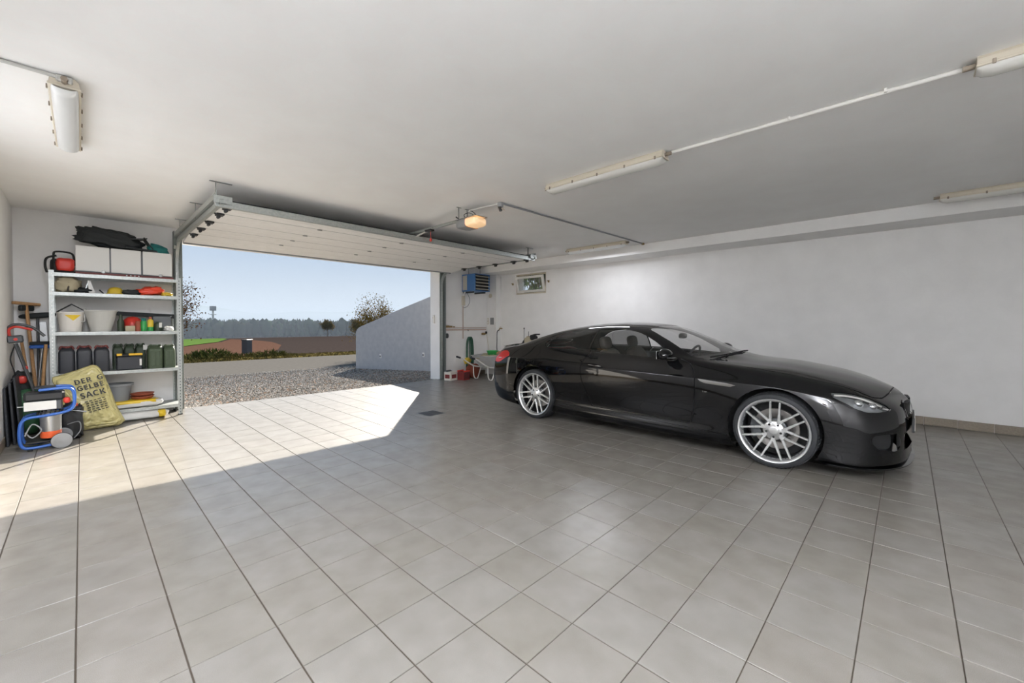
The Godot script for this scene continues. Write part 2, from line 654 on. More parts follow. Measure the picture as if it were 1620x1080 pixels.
func tree(called: String, label: String, at: Vector3, tall: float, wide: float, leaf: Material, n_leaf: int, leaf_size: float, bare := 0.0, group := "", crown_from := 0.25, sd := 1) -> Node3D:
	var t := thing(called, label, "tree", at, 0.0, group)
	var r := RandomNumberGenerator.new()
	r.seed = sd
	var trunk := S()
	trunk.tube([Vector3(0, -0.3, 0), Vector3(0.02 * tall, tall * 0.3, 0), Vector3(0, tall * 0.72, 0.01 * tall)], [tall * 0.024, tall * 0.017, tall * 0.006], 7)
	var tips := []
	for k in 34:
		var a := r.randf() * TAU
		var y0 := tall * r.randf_range(crown_from * 0.7, 0.6)
		var base := Vector3(0, y0, 0)
		var rise := r.randf_range(0.1, 1.0)
		var reach := wide * sqrt(1.0 - pow(rise * 0.85, 2.0)) * r.randf_range(0.55, 1.0)
		var tip := Vector3(cos(a) * reach, minf(y0 + tall * (0.08 + 0.42 * rise), tall), sin(a) * reach)
		var mid := base.lerp(tip, 0.5) + Vector3(0, tall * 0.03, 0)
		trunk.tube([base, mid, tip], [tall * 0.009, tall * 0.005, tall * 0.0015], 5)
		tips.append([mid, tip])
		for j in 5:
			var from := mid.lerp(tip, r.randf())
			var to := from + Vector3(r.randf_range(-1, 1), r.randf_range(-0.1, 1), r.randf_range(-1, 1)) * wide * 0.33
			trunk.tube([from, to], [tall * 0.003, tall * 0.001], 4)
			tips.append([from, to])
	put("branches", trunk, M.bark, t)
	var mm := MultiMesh.new()
	mm.transform_format = MultiMesh.TRANSFORM_3D
	mm.use_colors = true
	var card := S()
	card.tri(Vector3(-0.32, 0, 0), Vector3(0, 0.0, 0.5), Vector3(0.0, 0.12, -0.5))
	card.tri(Vector3(0.32, 0, 0), Vector3(0.0, 0.12, -0.5), Vector3(0, 0.0, 0.5))
	mm.mesh = card.mesh()
	mm.instance_count = n_leaf
	for k in n_leaf:
		var e: Array = tips[r.randi() % tips.size()]
		var spread := wide * 0.16
		var p: Vector3 = e[0].lerp(e[1], r.randf_range(0.25, 1.05)) + Vector3(r.randfn(0, 1), r.randfn(0, 1), r.randfn(0, 1)) * spread
		var sz := leaf_size * r.randf_range(0.6, 1.3)
		mm.set_instance_transform(k, Transform3D(Basis.from_euler(Vector3(r.randf() * TAU, r.randf() * TAU, r.randf() * TAU)).scaled(Vector3.ONE * sz), p))
		var g := r.randf_range(0.65, 1.3)
		mm.set_instance_color(k, Color(g * r.randf_range(0.85, 1.2), g, g * r.randf_range(0.8, 1.0)))
	var lv := MultiMeshInstance3D.new()
	lv.name = "foliage"
	lv.multimesh = mm
	lv.material_override = leaf
	lv.set_meta("kind", "stuff")
	t.add_child(lv)
	return t


func leaf_mat(called: String, c: String) -> StandardMaterial3D:
	var m := mat(called, hex(c), 0.7)
	m.vertex_color_use_as_albedo = true
	m.backlight_enabled = true
	m.backlight = Color(0.4, 0.4, 0.4)
	return m


func matte(called: String) -> void:
	var m: StandardMaterial3D = M[called]
	m.metallic_specular = 0.0
	m.roughness = 1.0


func outdoors() -> void:
	grained("gravel_bed", "4a443d", "6d655b", 0.95, 1.1, 0.05, 41, 0.0, 5)
	grained("asphalt", "4f4d4a", "5a5854", 0.9, 0.35, 0.03, 42, 0.0, 5)
	grained("verge_soil", "4a4427", "645934", 0.95, 0.5, 0.04, 43, 0.0, 5)
	grained("brown_field", "3f2f27", "574239", 0.95, 0.12, 0.05, 44, 0.0, 5)
	grained("ploughed", "2b2625", "3b3532", 0.95, 0.1, 0.05, 45, 0.0, 5)
	grained("young_crop", "40562a", "4e6434", 0.95, 0.1, 0.03, 46)
	grained("bark", "54473a", "6d5e4d", 0.9, 2.0, 0.04, 47)
	leaf_mat("leaf_autumn", "6d5e36")
	leaf_mat("leaf_brown", "5c4229")
	leaf_mat("leaf_green", "4a5c33")
	leaf_mat("leaf_dark", "2b3624")

	for k in ["gravel_bed", "asphalt", "verge_soil", "brown_field", "ploughed", "young_crop", "bark", "leaf_autumn", "leaf_brown", "leaf_green", "leaf_dark", "grey_render"]:
		matte(k)
	struct(put("gravel_yard", land([[-30, -4.6], [30, -4.6], [30, -12.6], [-30, -12.6]], 0.0), M.gravel_bed))
	struct(put("road", land([[-200, -12.6], [200, -11.0], [200, -17.2], [-200, -21.6]], 0.012), M.asphalt))
	struct(put("road_verge", land([[-200, -12.6], [-200, -26.0], [200, -21.0], [200, -11.0]], -0.02), M.verge_soil))
	struct(put("ploughed_field", land([[-800, -22.0], [900, -19.5], [3500, -3600], [-1500, -3600]], -0.03), M.ploughed))
	struct(put("brown_field", land([[-40, -24.5], [7.4, -23.0], [10.5, -31.5], [14.4, -43.5], [18.6, -61.2], [22.2, -84.7], [24.3, -111.0], [14.8, -72.0], [9.0, -54.8], [6.9, -48.2], [-30, -40.0]], 0.03), M.brown_field))
	struct(put("green_field", land([[-30, -41.0], [6.8, -48.9], [8.9, -55.6], [14.5, -72.8], [23.5, -111.0], [40, -200], [18.2, -133.0], [-60, -120]], 0.04), M.young_crop))

	# loose stones of the yard
	var r := RandomNumberGenerator.new()
	r.seed = 5
	var stone := S().lump(Vector3.ZERO, Vector3(0.5, 0.32, 0.42), 0.8, 0.0, null, Basis(), 4, 6)
	var mm := MultiMesh.new()
	mm.transform_format = MultiMesh.TRANSFORM_3D
	mm.use_colors = true
	mm.mesh = stone.mesh()
	var n := 40000
	mm.instance_count = n
	for k in n:
		var z := -4.62 - 7.6 * pow(r.randf(), 1.35)
		var x := r.randf_range(0.6, 8.2)
		var sz := r.randf_range(0.016, 0.045)
		mm.set_instance_transform(k, Transform3D(Basis.from_euler(Vector3(r.randf_range(-0.4, 0.4), r.randf() * TAU, r.randf_range(-0.4, 0.4))).scaled(Vector3.ONE * sz), Vector3(x, ground_y(z) + sz * 0.16, z)))
		var g := r.randf_range(0.08, 0.30)
		if r.randf() < 0.12:
			mm.set_instance_color(k, Color(g * 1.25, g * 0.85, g * 0.6))
		else:
			mm.set_instance_color(k, Color(g * 1.05, g, g * 0.92))
	var gm := mat("stone", Color.WHITE, 0.9)
	gm.metallic_specular = 0.15
	gm.vertex_color_use_as_albedo = true
	var gv := MultiMeshInstance3D.new()
	gv.name = "gravel"
	gv.multimesh = mm
	gv.material_override = gm
	gv.set_meta("kind", "stuff")
	tag(gv, "loose grey and brown gravel spread over the yard outside", "gravel")
	add_child(gv)

	# the wing wall that drops beside the drive, with two small step lights in its face
	var ww := thing("wing_wall", "grey rendered wing wall with sloping top beside the drive", "wall", Vector3(7.68, 0, -4.97), 0.0)
	var along := Vector3(-0.14, 0, -0.99).normalized()
	var out := Vector3(-along.z, 0, along.x) * -1.0
	var at := Transform3D(Basis(along, Vector3.UP, along.cross(Vector3.UP)), Vector3.ZERO)
	var line := PackedVector2Array()
	for p in [[0.0, 2.62], [2.13, 2.136], [3.24, 1.858], [4.2, 1.608], [4.96, 1.40], [5.5, 1.26], [5.71, 1.20], [5.84, 1.13], [5.92, 1.03], [5.93, -0.6], [0.0, -0.6]]:
		line.append(Vector2(p[0], p[1]))
	put("wall_body", S().prism(line, 0.0, 0.3, at), M.grey_render, ww)
	for e in [[4.51, 0.228], [2.385, 0.365]]:
		var mid: Vector3 = at * Vector3(e[0], e[1], -0.008)
		var lamp := S().box(mid, Vector3(0.08, 0.13, 0.02), 0.004, at.basis)
		put("step_light", lamp, M.white_plastic, ww)
		put("lamp_slot", S().box(at * Vector3(e[0], e[1] - 0.01, -0.02), Vector3(0.04, 0.07, 0.012), 0.003, at.basis), M.black_plastic, ww)

	# the dark cabinet by the road
	var cb := thing("service_cabinet", "dark grey service cabinet standing in the verge across the road", "cabinet", Vector3(7.2, ground_y(-26.4), -26.4), 0.75)
	put("body", S().span(Vector3(-0.27, 0.06, -0.16), Vector3(0.27, 0.86, 0.16), 0.01), M.dark_steel, cb)
	put("lid", S().span(Vector3(-0.3, 0.86, -0.19), Vector3(0.3, 0.91, 0.19), 0.01), M.black_plastic, cb)
	put("plinth", S().span(Vector3(-0.25, -0.15, -0.14), Vector3(0.25, 0.06, 0.14)), M.concrete, cb)

	# weeds on the verge
	var gmm := MultiMesh.new()
	gmm.transform_format = MultiMesh.TRANSFORM_3D
	gmm.use_colors = true
	var blade := S()
	for k in 5:
		var a := TAU * k / 5.0
		var d := Vector3(cos(a), 0, sin(a))
		var q := Vector3(-d.z, 0, d.x)
		blade.tri(d * 0.05 - q * 0.1, d * 0.05 + q * 0.1, d * 0.5 + Vector3(0, 1.0 - 0.1 * k, 0))
	gmm.mesh = blade.mesh()
	var ng := 9000
	gmm.instance_count = ng
	for k in ng:
		var x := r.randf_range(-6, 26)
		var t := r.randf()
		var z := lerpf(-19.4 + 0.01 * x, -24.0 + 0.05 * x, pow(t, 1.2))
		var hump := exp(-pow((x - 4.4) / 1.2, 2)) * exp(-pow((z + 21.5) / 1.3, 2)) + 0.7 * exp(-pow((x - 7.0) / 1.1, 2)) * exp(-pow((z + 21.0) / 1.0, 2))
		var sz := r.randf_range(0.03, 0.10) + 0.2 * hump
		gmm.set_instance_transform(k, Transform3D(Basis(Vector3.UP, r.randf() * TAU).scaled(Vector3(sz * 1.3, sz, sz * 1.3)), Vector3(x, ground_y(z) + 0.45 * hump * r.randf(), z)))
		var dry := r.randf()
		gmm.set_instance_color(k, Color(0.20, 0.145, 0.06).lerp(Color(0.085, 0.10, 0.03), clampf(dry * 0.45 + hump, 0, 1)) * r.randf_range(0.6, 1.3))
	var wm := mat("weed", Color.WHITE, 0.9)
	wm.metallic_specular = 0.0
	wm.vertex_color_use_as_albedo = true
	var wv := MultiMeshInstance3D.new()
	wv.name = "verge_grass"
	wv.multimesh = gmm
	wv.material_override = wm
	wv.set_meta("kind", "stuff")
	tag(wv, "tufts of dry grass and weeds along the road verge", "grass")
	add_child(wv)

	# trees one can tell apart
	tree("shrub_tree", "bushy autumn tree with thin upright twigs behind the wing wall", Vector3(10.0, -0.5, -15.0), 2.85, 1.15, M.leaf_autumn, 9000, 0.065, 0.0, "", 0.1, 3)
	tree("roadside_tree", "half-bare tree with brown leaves beside the shelving at the opening", Vector3(3.5, -0.55, -27.0), 4.5, 2.0, M.leaf_brown, 1700, 0.11, 0.5, "", 0.2, 4)
	tree("field_tree", "lone round tree standing out in the far fields", Vector3(62, -3.3, -149), 5.6, 2.3, M.leaf_autumn, 2600, 0.4, 0.0, "", 0.5, 5)
	tree("field_tree", "pale tree at the far field edge just beside the wing wall", Vector3(74, -3.5, -151), 6.4, 2.9, M.leaf_autumn, 1800, 0.5, 0.0, "", 0.2, 6)

	# shrubs on the bank outside the little window
	struct(put("side_bank", S().span(Vector3(8.6, -0.6, -7.0), Vector3(14.0, 1.6, 2.0)), M.verge_soil))
	for k in 4:
		tree("bank_shrub", ["leafy green shrub outside the small window, nearest the opening", "leafy green shrub seen through the window's first panes", "leafy green shrub in the middle of the small window", "leafy green shrub beyond the window's hinge side"][k], Vector3(9.6 + 0.3 * (k % 2), 1.55, -5.9 + k * 1.5), 3.3, 0.75, M.leaf_green, 1000, 0.2, 0.0, "shrubs outside the small window", 0.05, 20 + k)

	# the wood along the far edge of the fields: too many trees to count
	var crown := S()
	crown.lump(Vector3(0, 0.55, 0), Vector3(0.3, 0.48, 0.3), 0.9, 0.5, noise3(7, 1.4), Basis(), 8, 9)
	var fir := S()
	fir.lathe([Vector2(0.0, 1.08), Vector2(0.1, 0.82), Vector2(0.07, 0.8), Vector2(0.19, 0.5), Vector2(0.13, 0.48), Vector2(0.25, 0.12), Vector2(0.04, 0.1), Vector2(0.04, -0.1)], 8)
	for pick in [[crown, "deciduous_wood", "leaf_dark", 1], [fir, "spruce_wood", "leaf_dark", 2]]:
		var fm := MultiMesh.new()
		fm.transform_format = MultiMesh.TRANSFORM_3D
		fm.use_colors = true
		fm.mesh = pick[0].mesh()
		var nf := 520
		fm.instance_count = nf
		for k in nf:
			var t := r.randf()
			var x := lerpf(20, 260, t)
			var z := -330.0 - r.randf() * 90.0 + 0.35 * (x - 60.0)
			var ht := r.randf_range(8.5, 13.5) * (1.0 if x < 140 else 0.9)
			if x > 150 and x < 172:
				ht *= 0.55
			if x > 205:
				ht *= 0.6
			fm.set_instance_transform(k, Transform3D(Basis(Vector3.UP, r.randf() * TAU).scaled(Vector3(ht * 0.9, ht, ht * 0.9)), Vector3(x, ground_y(z) - 0.3, z)))
			var g := r.randf_range(0.6, 1.5)
			var warm := 1.5 if r.randf() < 0.15 else 1.0
			fm.set_instance_color(k, Color(g * warm, g, g * 0.9))
		var fv := MultiMeshInstance3D.new()
		fv.name = pick[1]
		fv.multimesh = fm
		fv.material_override = M[pick[2]]
		fv.set_meta("kind", "stuff")
		tag(fv, "far dark wood of " + ("mixed leafy trees" if pick[3] == 1 else "pointed spruces") + " along the horizon", "wood")
		add_child(fv)

	# water tower over the wood
	var tw := thing("water_tower", "square-headed water tower on a slim shaft above the far wood", "tower", Vector3(66.4, -9.0, -361.0), 0.4)
	put("shaft", S().lathe([Vector2(0.9, 0), Vector2(0.6, 20.0), Vector2(0.0, 20.0)], 12), M.concrete, tw)
	put("head", S().span(Vector3(-1.5, 20.0, -1.5), Vector3(1.5, 23.4, 1.5), 0.15), M.dark_steel, tw)
	put("gallery", S().span(Vector3(-1.5, 17.0, -1.5), Vector3(1.5, 17.5, 1.5), 0.1), M.concrete, tw)

	# low blue hills
	var hl := S()
	var rows := []
	for j in 3:
		var lineh := []
		for k in 61:
			var x := -600.0 + 80.0 * k
			var ridge := 118.0 + 34.0 * sin(x * 0.0021 + 1.9) + 18.0 * sin(x * 0.0053 + 0.4) + 7.0 * sin(x * 0.013)
			lineh.append(Vector3(x, [-20.0, ridge, -20.0][j], -3000.0 - j * 500.0 + 0.3 * x))
		rows.append(lineh)
	hl.sheet(rows)
	# morning haze over the low land
	var fog := FogVolume.new()
	fog.name = "haze"
	fog.shape = RenderingServer.FOG_VOLUME_SHAPE_BOX
	fog.size = Vector3(7000, 85, 3900)
	fog.position = Vector3(800, 27.5, -2080)
	var air := FogMaterial.new()
	air.density = 0.0011
	air.albedo = hex("aebccb")
	fog.material = air
	fog.set_meta("kind", "stuff")
	add_child(fog)
	grained("far_hill", "4c5a48", "5f6b57", 0.95, 0.002, 0.03, 48)
	matte("far_hill")
	struct(put("hills", hl, M.far_hill))


func noise3(sd: int, freq: float) -> FastNoiseLite:
	var f := FastNoiseLite.new()
	f.seed = sd
	f.frequency = freq
	f.fractal_octaves = 3
	return f


# a shape for a thing that stands unturned at pos, given in room coordinates
func W(pos: Vector3) -> Shape:
	var s := Shape.new()
	s.xf = Transform3D(Basis(), -pos)
	return s


func garage_door() -> void:
	var o := Vector3(3.52, 2.53, -2.9)
	var d := thing("garage_door", "white sectional garage door rolled up under the ceiling on steel tracks", "garage door", o)
	var x0 := 1.06
	var x1 := 5.88
	var seams := [[-1.67, 2.53], [-2.063, 2.53], [-2.571, 2.53], [-3.064, 2.53], [-3.556, 2.53], [-4.06, 2.475]]
	for k in 5:
		var a := Vector3(0, seams[k][1] + 0.02, seams[k][0] - 0.016)
		var b := Vector3(0, seams[k + 1][1] + 0.02, seams[k + 1][0] + 0.016)
		var mid := (a + b) / 2.0 + Vector3((x0 + x1) / 2.0, 0, 0)
		var dir := (b - a).normalized()
		var turn := Basis(Vector3.RIGHT, dir.cross(Vector3.RIGHT), -dir) if true else Basis()
		turn = Basis(Vector3.RIGHT, (-dir).cross(Vector3.RIGHT), -dir)
		var s := W(o).box(mid, Vector3(x1 - x0, 0.04, (b - a).length()), 0.004, turn)
		# a shallow bead along the middle of the inner face
		s.box(mid - turn.y * 0.0215, Vector3(x1 - x0 - 0.1, 0.003, 0.012), 0.001, turn)
		var p := put("panel", s, M.door_white, d)
		if k < 4:
			put("joint_seal", W(o).span(Vector3(x0 + 0.01, seams[k + 1][1] + 0.004, seams[k + 1][0] - 0.016), Vector3(x1 - 0.01, seams[k + 1][1] + 0.03, seams[k + 1][0] + 0.016)), M.grey_plastic, p)
			for x in [2.19, 3.39, 4.58]:
				var h := W(o).box(Vector3(x, seams[k + 1][1] - 0.002, seams[k + 1][0]), Vector3(0.035, 0.004, 0.075), 0.001)
				h.tube([Vector3(x - 0.03, seams[k + 1][1] - 0.006, seams[k + 1][0]), Vector3(x + 0.03, seams[k + 1][1] - 0.006, seams[k + 1][0])], 0.005, 6)
				put("hinge", h, M.steel, p)
	# reinforcing rail along the leading edge, its rubber lip, and the bottom seal at the other end
	put("edge_rail", W(o).span(Vector3(0.99, 2.505, -1.672), Vector3(5.98, 2.575, -1.63), 0.004), M.galvanised, d)
	put("rubber_lip", W(o).span(Vector3(1.0, 2.575, -1.668), Vector3(5.97, 2.592, -1.65), 0.002), M.soft_black, d)
	put("bottom_seal", W(o).box(Vector3(3.47, 2.485, -4.085), Vector3(4.82, 0.05, 0.04), 0.008, Basis(Vector3.RIGHT, 0.1)), M.grey_plastic, d)
	for e: float in [1.0, -1.0]:
		var xt := 1.02 if e > 0 else 5.93
		# track: level, then a quarter bend, then upright at the opening
		var path := []
		path.append(Vector3(xt, 2.55, -1.58))
		path.append(Vector3(xt, 2.55, -4.12))
		for k in 9:
			var a := PI / 2.0 * (k + 1) / 9.0
			path.append(Vector3(xt, 2.55 - 0.36 * (1.0 - cos(a)), -4.12 - 0.36 * sin(a)))
		path.append(Vector3(xt, 0.02, -4.48))
		var tr := W(o)
		for k in path.size() - 1:
			var a: Vector3 = path[k]
			var b: Vector3 = path[k + 1]
			tr.bar(a, b, 0.006, 0.055, Vector3(0, 0.7, 0.7))
			var along := (b - a).normalized()
			var across := Vector3.RIGHT.cross(along).normalized()
			for s: float in [-1.0, 1.0]:
				tr.bar(a + across * 0.027 * s + Vector3(0.016 * e, 0, 0), b + across * 0.027 * s + Vector3(0.016 * e, 0, 0), 0.034, 0.005, across)
		put("track", tr, M.galvanised, d)
		put("track_angle", W(o).span(Vector3(xt - 0.028 * e - 0.004, 2.585, -4.3), Vector3(xt - 0.028 * e + 0.004, 2.645, -1.6)).span(Vector3(xt - 0.02, 2.585, -4.3), Vector3(xt + 0.02, 2.59, -1.6)), M.galvanised, d)
		# upright frame at the side of the opening
		var up := W(o)
		if e > 0:
			up.span(Vector3(1.005, 0.0, -4.597), Vector3(1.115, 2.70, -4.57), 0.002)
			up.span(Vector3(1.005, 0.0, -4.57), Vector3(1.012, 2.70, -4.47))
		else:
			up.span(Vector3(5.955, 0.0, -4.597), Vector3(6.035, 2.585, -4.57), 0.002)
			up.span(Vector3(6.025, 0.0, -4.57), Vector3(6.035, 2.585, -4.46))
		put("side_frame", up, M.dark_galvanised, d)
		put("bracket", W(o).box(Vector3(xt + 0.03 * e, 2.575, -1.6), Vector3(0.16, 0.075, 0.006), 0.001).box(Vector3(xt - 0.03 * e, 2.58, -1.64), Vector3(0.006, 0.09, 0.09), 0.001), M.galvanised, d)
		for k in 5:
			var z: float = [-1.72, -2.063, -2.571, -3.064, -3.556][k]
			var r := W(o)
			var xr: float = xt + 0.09 * e
			r.box(Vector3(xr, 2.517, z), Vector3(0.075, 0.02, 0.1), 0.004)
			r.box(Vector3(xr - 0.012 * e, 2.495, z), Vector3(0.03, 0.04, 0.07), 0.008)
			r.tube([Vector3(xr - 0.09 * e, 2.548, z), Vector3(xr, 2.505, z)], 0.009, 6)
			put("roller", r, M.black_plastic, d)
		for z in ([-1.65, -2.74, -3.86] if e > 0 else [-1.745, -3.2]):
			var top := CEIL if e > 0 else CEIL
			var hg := W(o)
			hg.span(Vector3(xt - 0.075, top - 0.006, z - 0.012), Vector3(xt + 0.12, top, z + 0.012))
			hg.span(Vector3(xt - 0.025, 2.57, z - 0.012), Vector3(xt - 0.019, top, z + 0.012))
			put("hanger", hg, M.steel, d)

	# opener on its rail
	var p0 := Vector3(3.37, 2.55, -0.42)
	var op := thing("door_opener", "grey garage door opener with a lit amber lamp on a ceiling rail", "opener", p0)
	put("rail", W(p0).span(Vector3(3.345, 2.605, -4.55), Vector3(3.395, 2.635, -0.55), 0.004), M.galvanised, op)
	var hd := W(p0)
	var rows := []
	for e in [[-0.62, 0.5], [-0.605, 0.85], [-0.55, 1.0], [-0.42, 1.0]]:
		var ring := []
		for k in 20:
			var a := TAU * k / 20.0
			ring.append(Vector3(3.37 + 0.115 * e[1] * signf(cos(a)) * pow(absf(cos(a)), 0.45), 2.545 + 0.058 * e[1] * signf(sin(a)) * pow(absf(sin(a)), 0.55), e[0]))
		rows.append(ring)
	hd.sheet(rows, true, true)
	hd.span(Vector3(3.27, 2.598, -0.62), Vector3(3.47, 2.606, -0.24), 0.003)
	put("motor_housing", hd, M.grey_plastic, op)
	var lm := mat("amber_lamp", hex("f3d8b8"), 0.3)
	lm.emission_enabled = true
	lm.emission = hex("ffc98c")
	lm.emission_energy_multiplier = 0.5
	var lr := W(p0)
	rows = []
	for e in [[-0.42, 1.0], [-0.32, 1.0], [-0.27, 0.9], [-0.245, 0.65], [-0.24, 0.01]]:
		var ring := []
		for k in 20:
			var a := TAU * k / 20.0
			ring.append(Vector3(3.37 + 0.112 * e[1] * signf(cos(a)) * pow(absf(cos(a)), 0.45), 2.547 + 0.052 * e[1] * signf(sin(a)) * pow(absf(sin(a)), 0.55), e[0]))
		rows.append(ring)
	lr.sheet(rows, true, true)
	put("lamp_cover", lr, lm, op)
	var bulb := OmniLight3D.new()
	bulb.name = "opener_lamp"
	bulb.light_color = hex("ffb56a")
	bulb.light_energy = 0.02
	bulb.light_size = 0.03
	bulb.omni_range = 14.0
	bulb.omni_attenuation = 2.0
	bulb.shadow_enabled = true
	bulb.position = Vector3(0, -0.004, 0.1)
	op.add_child(bulb)
	for x: float in [3.30, 3.44]:
		put("strap", W(p0).span(Vector3(x, 2.6, -0.60), Vector3(x + 0.003, CEIL, -0.58)).span(Vector3(x - 0.03, CEIL - 0.003, -0.60), Vector3(x + 0.04, CEIL, -0.58)), M.steel, op)
	put("push_arm", W(p0).bar(Vector3(3.37, 2.60, -1.34), Vector3(3.37, 2.56, -1.65), 0.03, 0.006), M.white_plastic, op)
	put("carriage", W(p0).span(Vector3(3.335, 2.585, -1.38), Vector3(3.405, 2.608, -1.24), 0.004), M.black_plastic, op)
	put("release_cord", W(p0).tube([Vector3(3.38, 2.59, -1.3), Vector3(3.39, 2.53, -1.31), Vector3(3.39, 2.50, -1.31)], 0.003, 5), M.red_plastic, op)
	put("release_knob", W(p0).lathe([Vector2(0, -0.03), Vector2(0.016, -0.02), Vector2(0.02, 0.0), Vector2(0.008, 0.02), Vector2(0, 0.024)], 10, Transform3D(Basis(), Vector3(3.39, 2.475, -1.31))), M.red_plastic, op)
	for run in [[Vector3(3.35, 2.6, -0.5), Vector3(3.33, 2.66, -0.52), Vector3(3.36, 2.68, -0.46), Vector3(3.4, 2.65, -0.42), Vector3(3.4, 2.6, -0.4)], [Vector3(3.42, 2.6, -0.33), Vector3(3.45, 2.66, -0.42), Vector3(3.46, 2.72, -0.50), Vector3(3.46, 2.74, -0.55)], [Vector3(3.3, 2.6, -0.55), Vector3(3.27, 2.63, -0.6), Vector3(3.3, 2.65, -0.63), Vector3(3.34, 2.62, -0.62)]]:
		put("cable", W(p0).tube(smooth(run, 4), 0.0045, 5), M.black_plastic, op)


func lamp_fixture(z0: float, x: float, label: String, power: float) -> void:
	var length := 1.24
	var f := thing("tube_light", label, "ceiling light", Vector3(x, CEIL, z0 + length / 2.0), 0.0, "tube lights under the ceiling")
	var h := length / 2.0
	var hs := S()
	var prof := PackedVector2Array([Vector2(-0.045, 0.0), Vector2(-0.06, -0.02), Vector2(-0.064, -0.05), Vector2(0.064, -0.05), Vector2(0.06, -0.02), Vector2(0.045, 0.0)])
	hs.prism(prof, -h, h)
	hs.span(Vector3(-0.069, -0.062, -h - 0.004), Vector3(0.069, -0.05, h + 0.004), 0.003)
	put("housing", hs, M.aged_plastic, f)
	var cv := S()
	var rows := []
	for e in [[-h + 0.0, 0.3], [-h + 0.02, 0.75], [-h + 0.06, 1.0], [h - 0.06, 1.0], [h - 0.02, 0.75], [h, 0.3]]:
		var ring := []
		for k in 11:
			var a := PI * k / 10.0
			ring.append(Vector3(-cos(a) * 0.058 * lerpf(1.0, e[1], 0.2), -0.062 - sin(a) * 0.042 * e[1], e[0]))
		rows.append(ring)
	cv.sheet(rows, false)
	put("diffuser", cv, M.lamp_diffuser if power > 0.0 else M.unlit_diffuser, f)
	for k in 5:
		for e in [-1.0, 1.0]:
			var z := lerpf(-h + 0.06, h - 0.06, k / 4.0)
			put("clip", S().box(Vector3(e * 0.072, -0.058, z), Vector3(0.008, 0.026, 0.014), 0.002), M.clip_brown, f)
	for e in [-1.0, 1.0]:
		put("cable_gland", S().tube([Vector3(0, -0.03, h * e), Vector3(0, -0.03, (h + 0.05) * e)], 0.016, 8), M.clip_brown, f)
	if power <= 0.0:
		return
	var al := AreaLight3D.new()
	al.name = "tube_lamp"
	al.area_size = Vector2(0.1, length - 0.1)
	al.light_energy = power
	al.light_color = hex("f3f6ff")
	al.area_range = 30.0
	al.area_attenuation = 2.0
	al.shadow_enabled = true
	al.transform = Transform3D(Basis(Vector3.RIGHT, -PI / 2.0), Vector3(0, -0.109, 0))
	f.add_child(al)


const LAMP := 6.6
const FILL := 30.0  # strength of the added fill lamp behind the camera


